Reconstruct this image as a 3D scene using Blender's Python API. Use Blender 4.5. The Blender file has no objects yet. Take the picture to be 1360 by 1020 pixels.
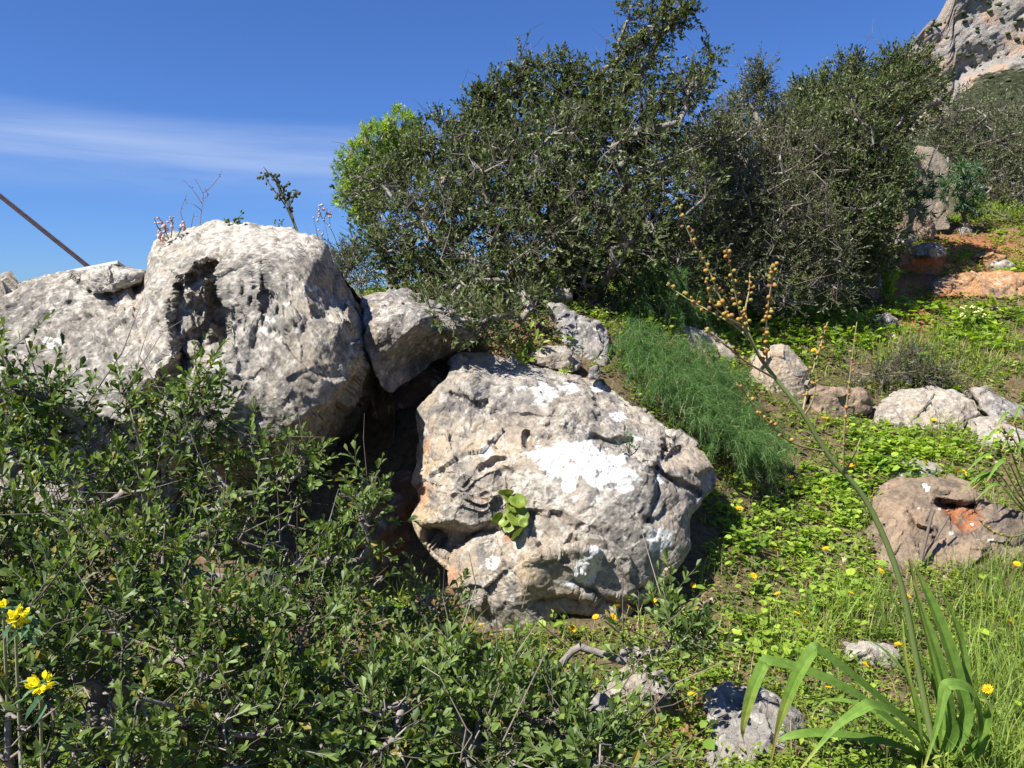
import bpy, math
import numpy as np
from mathutils import Vector

R = math.radians
rng = np.random.default_rng(11)
scene = bpy.context.scene
COL = scene.collection

# ---------------------------------------------------------------- camera
CAM = np.array([0.0, 0.0, 1.35])
PITCH = math.atan(80 / 1088)
FPX = 1088.0
cam_d = bpy.data.cameras.new('camera')
cam_d.sensor_width = 36.0
cam_d.lens = 36.0 * FPX / 1360.0
cam_d.clip_start = 0.05
cam_d.clip_end = 9000.0
cam_d.dof.use_dof = False
cam = bpy.data.objects.new('camera', cam_d)
COL.objects.link(cam)
cam.location = CAM
cam.rotation_euler = (math.pi / 2 - PITCH, 0, 0)
scene.camera = cam

# ---------------------------------------------------------------- sky
SUN = np.array([-0.50, -0.37, 0.78]); SUN /= np.linalg.norm(SUN)
world = bpy.data.worlds.new('World')
scene.world = world
world.use_nodes = True
wn, wl = world.node_tree.nodes, world.node_tree.links
wn.clear()
w_out = wn.new('ShaderNodeOutputWorld')
w_bg = wn.new('ShaderNodeBackground')
w_bg.inputs[1].default_value = 0.056
sky = wn.new('ShaderNodeTexSky')
sky.sky_type = 'NISHITA'
sky.sun_disc = False
sky.sun_elevation = math.asin(SUN[2])
sky.sun_rotation = math.atan2(SUN[0], SUN[1])
sky.altitude = 100
sky.air_density = 1.0
sky.dust_density = 0.25
sky.ozone_density = 3.2
w_tc = wn.new('ShaderNodeTexCoord')
w_sep = wn.new('ShaderNodeSeparateXYZ')
wl.new(w_tc.outputs['Generated'], w_sep.inputs[0])
# thin cirrus veil: a low band round the sky, streaked sideways
w_map = wn.new('ShaderNodeMapping')
w_map.inputs['Scale'].default_value = (1.3, 1.3, 15.0)
w_map.inputs['Rotation'].default_value = (R(2), R(-3), 0)
w_noi = wn.new('ShaderNodeTexNoise')
w_noi.inputs['Scale'].default_value = 1.6
w_noi.inputs['Detail'].default_value = 8
w_noi.inputs['Roughness'].default_value = 0.58
w_noi.inputs['Distortion'].default_value = 0.35
wl.new(w_tc.outputs['Generated'], w_map.inputs[0])
wl.new(w_map.outputs[0], w_noi.inputs['Vector'])
w_band = wn.new('ShaderNodeValToRGB')          # elevation band (z of direction)
e = w_band.color_ramp.elements
e[0].position = 0.13; e[0].color = (0, 0, 0, 1)
e[1].position = 0.180; e[1].color = (1, 1, 1, 1)
n_ = e.new(0.196); n_.color = (1, 1, 1, 1)
n_ = e.new(0.232); n_.color = (0, 0, 0, 1)
wl.new(w_sep.outputs['Z'], w_band.inputs[0])
w_thr = wn.new('ShaderNodeMapRange')
w_thr.interpolation_type = 'SMOOTHSTEP'
w_thr.inputs['From Min'].default_value = 0.26
w_thr.inputs['From Max'].default_value = 0.80
w_thr.inputs['To Max'].default_value = 0.62
wl.new(w_noi.outputs['Fac'], w_thr.inputs['Value'])
w_mul = wn.new('ShaderNodeMath'); w_mul.operation = 'MULTIPLY'
wl.new(w_band.outputs[0], w_mul.inputs[0]); wl.new(w_thr.outputs[0], w_mul.inputs[1])
w_tint = wn.new('ShaderNodeMix'); w_tint.data_type = 'RGBA'; w_tint.blend_type = 'MULTIPLY'
w_tint.inputs[0].default_value = 1.0
w_tint.inputs[7].default_value = (0.50, 0.76, 1.27, 1)
wl.new(sky.outputs[0], w_tint.inputs[6])
w_mix = wn.new('ShaderNodeMix'); w_mix.data_type = 'RGBA'
w_mix.inputs[7].default_value = (5.2, 6.3, 8.6, 1)
wl.new(w_mul.outputs[0], w_mix.inputs[0])
wl.new(w_tint.outputs[2], w_mix.inputs[6])
wl.new(w_mix.outputs[2], w_bg.inputs[0])
wl.new(w_bg.outputs[0], w_out.inputs[0])

sun_d = bpy.data.lights.new('sun', 'SUN')
sun_d.energy = 5.0
sun_d.angle = R(0.53)
sun_d.color = (1.0, 0.955, 0.88)
sun = bpy.data.objects.new('sun', sun_d)
COL.objects.link(sun)
sun.rotation_euler = Vector(-SUN).to_track_quat('-Z', 'Y').to_euler()
sun.location = (-3, -3, 8)

vs = scene.view_settings
vs.view_transform = 'Standard'
vs.look = 'None'
vs.exposure = 1.0
vs.gamma = 1.0
vs.use_curve_mapping = False
scene.cycles.max_bounces = 6
scene.cycles.diffuse_bounces = 3
scene.cycles.glossy_bounces = 2
scene.cycles.transmission_bounces = 3
scene.cycles.transparent_max_bounces = 4
scene.cycles.caustics_reflective = False
scene.cycles.caustics_refractive = False
scene.cycles.use_denoising = True

# ---------------------------------------------------------------- geometry helpers
cp, sp = math.cos(PITCH), math.sin(PITCH)
def P(px, py, Y):
    """world point seen at picture position (1360x1020) at distance Y"""
    px, py, Y = np.broadcast_arrays(np.asarray(px, float), np.asarray(py, float), np.asarray(Y, float))
    u = (px - 680) / FPX
    v = (510 - py) / FPX
    dy = cp + v * sp
    dz = -sp + v * cp
    t = Y / dy
    return np.stack([CAM[0] + u * t, CAM[1] + Y, CAM[2] + dz * t], -1)

def to_px(p):
    p = np.asarray(p, float) - CAM
    f = p[..., 1] * cp - p[..., 2] * sp
    up = p[..., 1] * sp + p[..., 2] * cp
    f = np.maximum(f, 1e-3)
    return 680 + FPX * p[..., 0] / f, 510 - FPX * up / f

_perm = np.random.default_rng(5).permutation(256)
_perm = np.concatenate([_perm, _perm, _perm])
_grad = np.random.default_rng(6).normal(size=(256, 3)); _grad /= np.linalg.norm(_grad, axis=1)[:, None]
def noise3(p):
    p = np.asarray(p, float)
    i = np.floor(p).astype(int); f = p - i; i &= 255
    u = f * f * f * (f * (f * 6 - 15) + 10)
    out = 0
    for dx in (0, 1):
        wx = u[:, 0] if dx else 1 - u[:, 0]
        for dy in (0, 1):
            wy = u[:, 1] if dy else 1 - u[:, 1]
            for dz in (0, 1):
                wz = u[:, 2] if dz else 1 - u[:, 2]
                h = _perm[_perm[_perm[(i[:, 0] + dx) & 255] + ((i[:, 1] + dy) & 255)] + ((i[:, 2] + dz) & 255)]
                g = _grad[h]
                out = out + wx * wy * wz * (g[:, 0] * (f[:, 0] - dx) + g[:, 1] * (f[:, 1] - dy) + g[:, 2] * (f[:, 2] - dz))
    return out * 1.6

def fbm(p, octv=4, lac=2.03, gain=0.5, ridge=False):
    s = 0; a = 1.0; p = np.asarray(p, float) + 17.3
    for k in range(octv):
        n = noise3(p)
        s = s + a * ((1 - 2 * np.abs(n)) if ridge else n)
        p = p * lac + 3.71; a *= gain
    return s

def worley(p):
    """F1, F2, random vector of the nearest cell, offset from its centre"""
    i = np.floor(p).astype(int)
    n = len(p)
    f1 = np.full(n, 9.0); f2 = np.full(n, 9.0); hid = np.zeros(n, int); off = np.zeros((n, 3))
    r3 = np.random.default_rng(9).random((256, 3))
    for a in (-1, 0, 1):
        for b in (-1, 0, 1):
            for c in (-1, 0, 1):
                q = i + (a, b, c)
                h = _perm[_perm[_perm[q[:, 0] & 255] + (q[:, 1] & 255)] + (q[:, 2] & 255)]
                d = p - (q + r3[h])
                L = np.sqrt((d * d).sum(1))
                m = L < f1
                f2 = np.where(m, f1, np.minimum(f2, L))
                f1 = np.where(m, L, f1)
                hid = np.where(m, h, hid)
                off[m] = d[m]
    return f1, f2, _grad[hid], off

def sstep(a, b, x):
    t = np.clip((x - a) / (b - a), 0, 1)
    return t * t * (3 - 2 * t)

def rbf_fit(xy, z, smooth=1e-6):
    xy = np.asarray(xy, float); z = np.asarray(z, float)
    sc = xy.std(); c = xy.mean(0)
    q = (xy - c) / sc
    def k(r): return np.where(r > 1e-9, r * r * np.log(r + 1e-12), 0)
    n = len(q)
    d = np.sqrt(((q[:, None] - q[None]) ** 2).sum(-1))
    A = np.zeros((n + 3, n + 3))
    A[:n, :n] = k(d) + smooth * np.eye(n)
    A[:n, n] = 1; A[:n, n + 1:] = q
    A[n, :n] = 1; A[n + 1:, :n] = q.T
    sol = np.linalg.solve(A, np.concatenate([z, np.zeros(3)]))
    def f(x, y):
        x = np.asarray(x, float); y = np.asarray(y, float)
        xs = np.stack([x.ravel(), y.ravel()], -1)
        xs = (xs - c) / sc
        o = sol[n] + xs @ sol[n + 1:]
        for j in range(n):
            r = np.sqrt(((xs - q[j]) ** 2).sum(1))
            o = o + sol[j] * k(r)
        return o.reshape(x.shape)
    return f

def poly_sd(px, py, poly):
    """signed distance to a polygon, negative inside"""
    poly = np.asarray(poly, float)
    d = np.full(px.shape, 1e9); ins = np.zeros(px.shape, bool)
    for a, b in zip(poly, np.roll(poly, -1, 0)):
        e_ = b - a
        t = np.clip(((px - a[0]) * e_[0] + (py - a[1]) * e_[1]) / (e_ @ e_ + 1e-9), 0, 1)
        d = np.minimum(d, np.hypot(px - a[0] - t * e_[0], py - a[1] - t * e_[1]))
        c = ((a[1] > py) != (b[1] > py)) & (px < (b[0] - a[0]) * (py - a[1]) / (b[1] - a[1] + 1e-12) + a[0])
        ins ^= c
    return np.where(ins, -d, d)

def line_d(px, py, pts):
    pts = np.asarray(pts, float)
    d = np.full(px.shape, 1e9); s = np.zeros(px.shape); tt = np.zeros(px.shape)
    n = len(pts) - 1
    for k in range(n):
        a, b = pts[k], pts[k + 1]; e_ = b - a
        t = np.clip(((px - a[0]) * e_[0] + (py - a[1]) * e_[1]) / (e_ @ e_ + 1e-9), 0, 1)
        q = np.hypot(px - a[0] - t * e_[0], py - a[1] - t * e_[1])
        m = q < d
        d = np.where(m, q, d)
        s = np.where(m, np.sign(e_[0] * (py - a[1]) - e_[1] * (px - a[0])), s)   # +1: below a line drawn left to right
        tt = np.where(m, (k + t) / n, tt)
    return d, s, tt

# ---------------------------------------------------------------- mesh / object helpers
def mesh_np(name, verts, faces_tri=None, faces_quad=None, smooth=False, attrs=None, mats=(), matidx=None, col=None):
    verts = np.ascontiguousarray(verts, np.float32)
    me = bpy.data.meshes.new(name)
    loops = []; starts = []; n0 = 0
    if faces_quad is not None and len(faces_quad):
        q = np.asarray(faces_quad, np.int32); loops.append(q.ravel()); starts.append(np.arange(len(q)) * 4); n0 = q.size
    if faces_tri is not None and len(faces_tri):
        t = np.asarray(faces_tri, np.int32); loops.append(t.ravel()); starts.append(n0 + np.arange(len(t)) * 3)
    loops = np.concatenate(loops); starts = np.concatenate(starts).astype(np.int32)
    me.vertices.add(len(verts)); me.vertices.foreach_set('co', verts.ravel())
    me.loops.add(len(loops)); me.loops.foreach_set('vertex_index', loops.astype(np.int32))
    me.polygons.add(len(starts)); me.polygons.foreach_set('loop_start', starts)
    if matidx is not None: me.polygons.foreach_set('material_index', np.asarray(matidx, np.int32))
    me.polygons.foreach_set('use_smooth', np.full(len(starts), bool(smooth)))
    for k, v in (attrs or {}).items():
        a = me.attributes.new(k, 'FLOAT', 'POINT'); a.data.foreach_set('value', np.asarray(v, np.float32))
    if col is not None:
        a = me.attributes.new('col', 'FLOAT_COLOR', 'POINT'); a.data.foreach_set('color', np.concatenate([col, np.ones((len(col), 1))], 1).astype(np.float32).ravel())
    for m in mats: me.materials.append(m)
    me.update(calc_edges=True)
    return me

def link(name, me, parent=None, loc=None):
    o = bpy.data.objects.new(name, me)
    COL.objects.link(o)
    if parent is not None: o.parent = parent
    if loc is not None: o.location = loc
    return o

def tag(o, label=None, cat=None, group=None, kind=None):
    if label: o['label'] = label
    if cat: o['category'] = cat
    if group: o['group'] = group
    if kind: o['kind'] = kind
    return o

def empty(name, loc, label, cat, group=None):
    o = bpy.data.objects.new(name, None)
    o.empty_display_size = 0.05
    COL.objects.link(o); o.location = loc
    return tag(o, label, cat, group)

class MB:
    """collects arrays of vertices / quads / tris into one mesh"""
    def __init__(self): self.v = []; self.q = []; self.t = []; self.n = 0; self.a = []
    def add(self, v, q=None, t=None, a=0.0):
        v = np.asarray(v, float).reshape(-1, 3)
        if q is not None and len(q): self.q.append(np.asarray(q, int) + self.n)
        if t is not None and len(t): self.t.append(np.asarray(t, int) + self.n)
        self.v.append(v); self.n += len(v)
        self.a.append(np.broadcast_to(np.asarray(a, float), (len(v),)))
        return self
    def tube(self, pts, rad, k=6, a=0.0, cap=True):
        pts = np.asarray(pts, float); n = len(pts)
        rad = np.broadcast_to(np.asarray(rad, float), (n,))
        tg = np.gradient(pts, axis=0); tg /= np.linalg.norm(tg, axis=1)[:, None] + 1e-12
        up = np.array([0, 0, 1.0]) if abs(tg[0, 2]) < .9 else np.array([1.0, 0, 0])
        X = np.cross(up, tg[0]); X /= np.linalg.norm(X)
        vs_ = []
        ang = np.arange(k) * 2 * np.pi / k
        for i in range(n):
            X = X - tg[i] * (X @ tg[i]); X /= np.linalg.norm(X) + 1e-12
            Z = np.cross(tg[i], X)
            vs_.append(pts[i] + rad[i] * (np.cos(ang)[:, None] * X + np.sin(ang)[:, None] * Z))
        v = np.concatenate(vs_)
        j = np.arange(k); j2 = (j + 1) % k
        q = np.concatenate([np.stack([i * k + j, i * k + j2, (i + 1) * k + j2, (i + 1) * k + j], -1) for i in range(n - 1)])
        t = []
        if cap:
            v = np.concatenate([v, pts[-1:] + tg[-1:] * rad[-1] * .6, pts[:1]])
            c, c0 = n * k, n * k + 1
            t = np.concatenate([np.stack([(n - 1) * k + j, (n - 1) * k + j2, np.full(k, c)], -1), np.stack([j2, j, np.full(k, c0)], -1)])
        return self.add(v, q, t, a)
    def sphere(self, c, r, a=0.0, n=6, sc=(1, 1, 1)):
        th = np.linspace(0, np.pi, n + 1)[1:-1]; ph = np.arange(2 * n) * np.pi / n
        v = [[0, 0, 1]] + [[math.sin(t) * math.cos(f), math.sin(t) * math.sin(f), math.cos(t)] for t in th for f in ph] + [[0, 0, -1]]
        m = 2 * n; q = []; t = []
        for i in range(n - 2):
            for j in range(m):
                q.append([1 + i * m + j, 1 + (i + 1) * m + j, 1 + (i + 1) * m + (j + 1) % m, 1 + i * m + (j + 1) % m])
        L = len(v) - 1
        for j in range(m):
            t.append([0, 1 + j, 1 + (j + 1) % m]); t.append([L, L - m + (j + 1) % m, L - m + j])
        return self.add(np.array(v) * r * np.array(sc) + c, q, t, a)
    def mesh(self, name, mats, smooth=True, origin=None):
        v = np.concatenate(self.v)
        if origin is not None: v = v - np.asarray(origin)
        return mesh_np(name, v, np.concatenate(self.t) if self.t else None, np.concatenate(self.q) if self.q else None,
                       smooth, {'tone': np.concatenate(self.a)}, mats)

# ---------------------------------------------------------------- materials
class NT:
    def __init__(self, name):
        self.m = bpy.data.materials.new(name); self.m.use_nodes = True
        self.n = self.m.node_tree.nodes; self.l = self.m.node_tree.links
        self.n.clear()
        self.out = self.n.new('ShaderNodeOutputMaterial')
        self.b = self.n.new('ShaderNodeBsdfPrincipled')
        self.l.new(self.b.outputs[0], self.out.inputs[0])
        self.tc = self.n.new('ShaderNodeTexCoord')
    def pos(self, scale=(1, 1, 1), rot=(0, 0, 0)):
        g = self.n.new('ShaderNodeNewGeometry'); mp = self.n.new('ShaderNodeMapping')
        mp.inputs['Scale'].default_value = scale; mp.inputs['Rotation'].default_value = rot
        self.l.new(g.outputs['Position'], mp.inputs[0]); return mp.outputs[0]
    def noise(self, vec, scale, detail=5, rough=0.55, dist=0.0):
        x = self.n.new('ShaderNodeTexNoise')
        x.inputs['Scale'].default_value = scale; x.inputs['Detail'].default_value = detail
        x.inputs['Roughness'].default_value = rough; x.inputs['Distortion'].default_value = dist
        if vec is not None: self.l.new(vec, x.inputs['Vector'])
        return x.outputs['Fac']
    def vor(self, vec, scale, feature='F1', out='Distance'):
        x = self.n.new('ShaderNodeTexVoronoi'); x.feature = feature
        x.inputs['Scale'].default_value = scale
        if vec is not None: self.l.new(vec, x.inputs['Vector'])
        return x.outputs[out]
    def ramp(self, val, stops, interp='LINEAR'):
        x = self.n.new('ShaderNodeValToRGB'); x.color_ramp.interpolation = interp
        els = x.color_ramp.elements
        while len(els) < len(stops): els.new(0.5)
        for el, (p, c) in zip(els, stops):
            el.position = p; el.color = (c, c, c, 1) if isinstance(c, (int, float)) else (*c, 1)
        self.l.new(val, x.inputs[0]); return x.outputs[0]
    def math(self, op, a, b=None, clamp=False):
        x = self.n.new('ShaderNodeMath'); x.operation = op; x.use_clamp = clamp
        for i, v in enumerate((a, b)):
            if v is None: continue
            if isinstance(v, (int, float)): x.inputs[i].default_value = v
            else: self.l.new(v, x.inputs[i])
        return x.outputs[0]
    def mix(self, fac, a, b, blend='MIX'):
        x = self.n.new('ShaderNodeMix'); x.data_type = 'RGBA'; x.blend_type = blend
        for i, v in ((0, fac), (6, a), (7, b)):
            if isinstance(v, (int, float)): x.inputs[i].default_value = v
            elif isinstance(v, tuple): x.inputs[i].default_value = (*v, 1)
            else: self.l.new(v, x.inputs[i])
        return x.outputs[2]
    def attr(self, name):
        x = self.n.new('ShaderNodeAttribute'); x.attribute_name = name; return x.outputs['Fac']
    def island(self):
        return self.n.new('ShaderNodeNewGeometry').outputs['Random Per Island']
    def bump(self, h, strength=0.5, dist=0.01, prev=None):
        x = self.n.new('ShaderNodeBump'); x.inputs['Strength'].default_value = strength; x.inputs['Distance'].default_value = dist
        self.l.new(h, x.inputs['Height'])
        if prev is not None: self.l.new(prev, x.inputs['Normal'])
        return x.outputs[0]
    def fin(self, col, rough=0.8, normal=None, spec=0.3):
        if isinstance(col, tuple): self.b.inputs['Base Color'].default_value = (*col, 1)
        else: self.l.new(col, self.b.inputs['Base Color'])
        if isinstance(rough, (int, float)): self.b.inputs['Roughness'].default_value = rough
        else: self.l.new(rough, self.b.inputs['Roughness'])
        self.b.inputs['Specular IOR Level'].default_value = spec
        if normal is not None: self.l.new(normal, self.b.inputs['Normal'])
        return self.m
    def translucent(self, col, fac):
        t = self.n.new('ShaderNodeBsdfTranslucent'); mx = self.n.new('ShaderNodeMixShader')
        if isinstance(col, tuple): t.inputs[0].default_value = (*col, 1)
        else: self.l.new(col, t.inputs[0])
        mx.inputs[0].default_value = fac
        self.l.new(self.b.outputs[0], mx.inputs[1]); self.l.new(t.outputs[0], mx.inputs[2])
        self.l.new(mx.outputs[0], self.out.inputs[0])
        return self.m

def leaf_mat(name, dark, mid, light, trans=0.25, rough=0.42, spec=0.4, glow=1.5, old=None):
    t = NT(name)
    c = t.ramp(t.island(), [(0.0, dark), (0.45, mid), (0.82, light), (0.955, tuple(min(1, x * 1.3) for x in light)), (0.965, old or light), (1.0, tuple(x * .6 for x in (old or light)))])
    n = t.noise(t.pos(), 4.5, 3)
    c = t.mix(t.ramp(n, [(0.42, 0.0), (0.66, 0.5)]), c, light)
    c = t.mix(t.ramp(n, [(0.30, 0.55), (0.46, 0.0)]), c, dark)
    t.fin(c, rough, None, spec)
    tc = t.mix(1.0, c, (1.15 * glow, 1.25 * glow, 0.45 * glow), 'MULTIPLY')
    return t.translucent(tc, trans)

def _stone_mat():
    t = NT('weathered_stone')
    p = t.pos()
    fine = t.noise(p, 60, 6, 0.78)
    ca = t.n.new('ShaderNodeAttribute'); ca.attribute_name = 'col'
    lm = t.attr('lichen')
    c = t.mix(1.0, ca.outputs['Color'], t.ramp(fine, [(0.30, (0.45, 0.45, 0.46)), (0.42, (0.86, 0.86, 0.86)), (0.55, (1.05, 1.04, 1.03)), (0.70, (1.35, 1.33, 1.28))]), 'MULTIPLY')
    c = t.mix(t.math('MULTIPLY', lm, 0.6), c, ca.outputs['Color'])
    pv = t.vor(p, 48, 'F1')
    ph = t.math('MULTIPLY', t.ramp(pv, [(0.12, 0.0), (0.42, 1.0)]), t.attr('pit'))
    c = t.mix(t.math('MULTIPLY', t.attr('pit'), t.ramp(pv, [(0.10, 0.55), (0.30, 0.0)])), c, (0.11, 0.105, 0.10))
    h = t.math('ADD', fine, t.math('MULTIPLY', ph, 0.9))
    return t.fin(c, 0.92, t.bump(h, 1.0, 0.010), 0.12)
STONE = _stone_mat()

def style(base=(0.36, 0.34, 0.31), dark=(0.15, 0.145, 0.14), tan=(0.47, 0.36, 0.25), pale=(0.62, 0.60, 0.56), red=(0.42, 0.17, 0.08),
          pale_amt=0.0, streak=None, scale=1.0, warm=0.25):
    return dict(base=base, dark=dark, tan=tan, pale=pale, red=red, pale_amt=pale_amt, streak=streak, scale=scale, warm=warm)
rock_mat = lambda name, **k: style(**k)

def rock_color(v, st, mk, seed):
    k = st['scale']; o = np.array([seed * 3.1, seed * 1.7, seed * 2.9])
    big = fbm(v * 3.2 * k + o, 4) ; mid = fbm(v * 15 * k + o, 5, gain=.6); cr = fbm(v * 26 * k + o + 9, 5, gain=.65); sm = fbm(v * 60 * k + o, 3)
    A = lambda x: np.asarray(x, float)[None]
    def mx(c, w, to): w = np.clip(w, 0, 1)[:, None]; return c * (1 - w) + A(to) * w
    c = np.repeat(A(st['base']), len(v), 0)
    c = mx(c, 0.75 * sstep(0.05, -0.55, mid) if False else 0.75 * (1 - sstep(-0.5, 0.15, mid)), st['dark'])
    c = mx(c, st['warm'] * sstep(-0.1, 0.5, big + .3 * mid) + mk['tan'] * sstep(-0.6, 0.15, mid), st['tan'])
    c = mx(c, 0.8 * sstep(0.22, 0.50, cr + 0.75 * (mk['pale'] + st['pale_amt']) - 0.1), st['pale'])
    if st['streak'] is not None:
        q = v @ np.asarray(st['streak']).T + o
        s1 = fbm(q, 5, gain=.6); s2 = fbm(q * 1.4 + 31, 5, gain=.6)
        c = mx(c, 0.5 * sstep(0.15, 0.5, s1), (0.17, 0.165, 0.155))
        c = mx(c, 0.6 * sstep(0.22, 0.5, s2), st['pale'])
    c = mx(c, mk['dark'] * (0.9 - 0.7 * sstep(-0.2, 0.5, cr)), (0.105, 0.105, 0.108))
    c = mx(c, mk['red'] * sstep(-0.7, 0.1, mid), st['red'])
    c = mx(c, 0.55 * sstep(0.5, 0.75, sm), (0.08, 0.078, 0.074))
    f1, f2, rv, of = worley(v * 38 * k + 0.35 * fbm(v * 30, 2)[:, None])
    lm = sstep(0.56, 0.63, mk['lichen'] * 1.0 + 0.28 * cr - 0.16 * f1 + 0.06)
    f1, f2, rv, of = worley(v * 120 * k)
    dots = (1 - sstep(0.16, 0.30, f1 + 0.25 * sm)) * sstep(-.1, .3, big + .4 * cr)
    lc = np.repeat(A((0.74, 0.735, 0.70)), len(v), 0); lc = mx(lc, 0.45 * sstep(.1, .5, fbm(v * 45 + 7, 3)), (0.52, 0.51, 0.48)); lc = mx(lc, 0.75 * dots, (0.20, 0.20, 0.19))
    lc = lc * (1 + .08 * cr)[:, None]
    c = c * np.array([[0.94, 0.92, 0.88]])
    return np.clip(c * (1 - lm[:, None]) + lc * lm[:, None], 0.01, 0.9), lm

# ---------------------------------------------------------------- terrain
# picture position and distance of bare ground, from which the slope is fitted
G = [(680, 1150, 1.35), (200, 1150, 1.45), (1300, 1150, 1.35), (-250, 1150, 1.6), (1600, 1150, 1.45),
     (680, 1020, 1.75), (200, 1000, 1.85), (1300, 1020, 1.72), (-250, 980, 2.0), (1000, 960, 1.95),
     (700, 850, 2.42), (1000, 850, 2.4), (1300, 860, 2.35), (1500, 840, 2.5), (1000, 720, 2.95), (1300, 755, 2.8), (1120, 800, 2.55),
     (1250, 640, 3.4), (1000, 600, 3.55), (1480, 640, 3.4), (1200, 560, 4.1), (1340, 545, 4.25), (1000, 490, 4.25), (1120, 450, 4.85),
     (1300, 430, 5.3), (1190, 390, 5.8), (1340, 330, 6.7), (1250, 297, 7.3), (1500, 300, 7.2), (1450, 420, 5.3),
     (600, 470, 3.55), (700, 462, 3.45), (800, 470, 3.5), (650, 425, 4.1), (900, 440, 4.25), (780, 420, 4.5), (500, 420, 4.4), (470, 395, 5.2), (620, 395, 5.2),
     (540, 800, 2.85), (300, 800, 2.65), (0, 800, 2.7), (-300, 800, 2.8), (930, 690, 2.95), (860, 790, 2.6),
     (200, 470, 4.6), (-150, 480, 5.0), (100, 520, 6.2), (350, 440, 5.6), (1000, 380, 6.2), (800, 380, 6.2), (600, 380, 6.8), (1200, 290, 8.2)]
_g = np.array([P(*q) for q in G])
_gf = rbf_fit(_g[:, :2], _g[:, 2], 0.002)
def ground_h(x, y):
    x = np.asarray(x, float); y = np.asarray(y, float)
    near = _gf(np.clip(x, -4, 6), np.clip(y, 0.6, 9.5))
    far = 1.0 + 0.23 * np.clip(x, -60, 120) * sstep(-2, 6, x + 4) + 0.14 * np.minimum(x, 0) + 0.10 * np.clip(y - 5, -6, 40) * sstep(-3, 3, x) - 0.05 * np.clip(y - 4, 0, 200) * (1 - sstep(-3, 3, x))
    far = np.maximum(far, -45)
    d = np.hypot((x - 0.8) / 1.05, y - 4.0)
    w = sstep(3.4, 7.0, d)
    return near * (1 - w) + far * w

def ground_hn(x, y):
    """ground with its small lumps"""
    x = np.asarray(x, float); y = np.asarray(y, float)
    p = np.stack([x.ravel(), y.ravel(), np.zeros(x.size)], -1)
    d = np.hypot(x - 0.8, y - 4).ravel()
    n = 0.035 * fbm(p * 2.1, 4) + 0.012 * fbm(p * 11, 3)
    n = n + 0.5 * sstep(12, 40, d) * fbm(p * 0.08, 3)
    return ground_h(x, y) + n.reshape(x.shape)

def axis(lo, hi, step, far, grow=1.16):
    a = list(np.arange(lo, hi, step)); s = step
    b = a[-1]; right = []
    while b < far: s *= grow; b += s; right.append(b)
    s = step; b = a[0]; left = []
    while b > -far: s *= grow; b -= s; left.append(b)
    return np.array(left[::-1] + a + right)

gx = axis(-2.4, 4.6, 0.045, 4000); gy = axis(0.9, 8.0, 0.045, 4000)
GX, GY = np.meshgrid(gx, gy, indexing='ij')
GZ = ground_hn(GX, GY)
nx, ny = GX.shape
gi = np.arange(nx * ny).reshape(nx, ny)
gq = np.stack([gi[:-1, :-1], gi[1:, :-1], gi[1:, 1:], gi[:-1, 1:]], -1).reshape(-1, 4)
gpx, gpy = to_px(np.stack([GX, GY, GZ], -1))
def blob(px, py, cx, cy, rx, ry): return np.exp(-(((px - cx) / rx) ** 2 + ((py - cy) / ry) ** 2))
gfront = (GY > 0.5) & (GY < 9)
red_at = (np.maximum.reduce([1.2 * blob(gpx, gpy, 1205, 395, 38, 42), .9 * blob(gpx, gpy, 1290, 338, 70, 28), 0.25 * blob(gpx, gpy, 660, 460, 60, 30),
                             0.15 * blob(gpx, gpy, 560, 800, 60, 60), 0.25 * blob(gpx, gpy, 900, 970, 80, 50)]) * gfront).ravel()
gt = NT('soil')
gp_ = gt.pos()
gb = gt.noise(gp_, 4, 4, 0.65); gm = gt.noise(gp_, 30, 4, 0.75)
gc = gt.mix(gt.ramp(gm, [(0.3, 0.0), (0.7, 1.0)]), (0.06, 0.042, 0.026), (0.21, 0.15, 0.09))
gc = gt.mix(gt.ramp(gb, [(0.45, 0.0), (0.65, 0.35)]), gc, (0.055, 0.07, 0.022))
gc = gt.mix(gt.math('MULTIPLY', gt.attr('red'), gt.ramp(gm, [(0.2, 0.5), (0.5, 1.0)]), True), gc, (0.40, 0.145, 0.06))
gc = gt.mix(gt.math('MULTIPLY', gt.attr('far'), gt.ramp(gb, [(.35, .45), (.6, 1.0)])), gc, (.062, .078, .028))
soil = gt.fin(gc, 0.95, gt.bump(gm, 0.8, 0.02), 0.1)
ground = link('ground', mesh_np('ground', np.stack([GX, GY, GZ], -1).reshape(-1, 3), None, gq, True, {'red': red_at, 'far': sstep(5.5, 10, np.hypot(GX - .8, GY - 3)).ravel()}, [soil]))
tag(ground, 'stony hillside soil rising to the right', None, None, 'structure')

def drop(x, y, lift=0.0):
    z = ground_hn(np.atleast_1d(x), np.atleast_1d(y))
    return np.stack([np.atleast_1d(x), np.atleast_1d(y), z + lift], -1)

def on_ground(px, py, y0=1.0, y1=12.0):
    """first ground point along the view ray through a picture position (vectorised march)"""
    px = np.atleast_1d(np.asarray(px, float)); py = np.atleast_1d(np.asarray(py, float))
    Y = np.full(px.shape, y0); done = np.zeros(px.shape, bool)
    for st in np.arange(y0, y1, 0.03):
        q = P(px, py, np.full(px.shape, st))
        hit = (~done) & (q[:, 2] <= ground_h(q[:, 0], q[:, 1]))
        Y[hit] = st; done |= hit
    return P(px, py, Y), done
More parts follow.
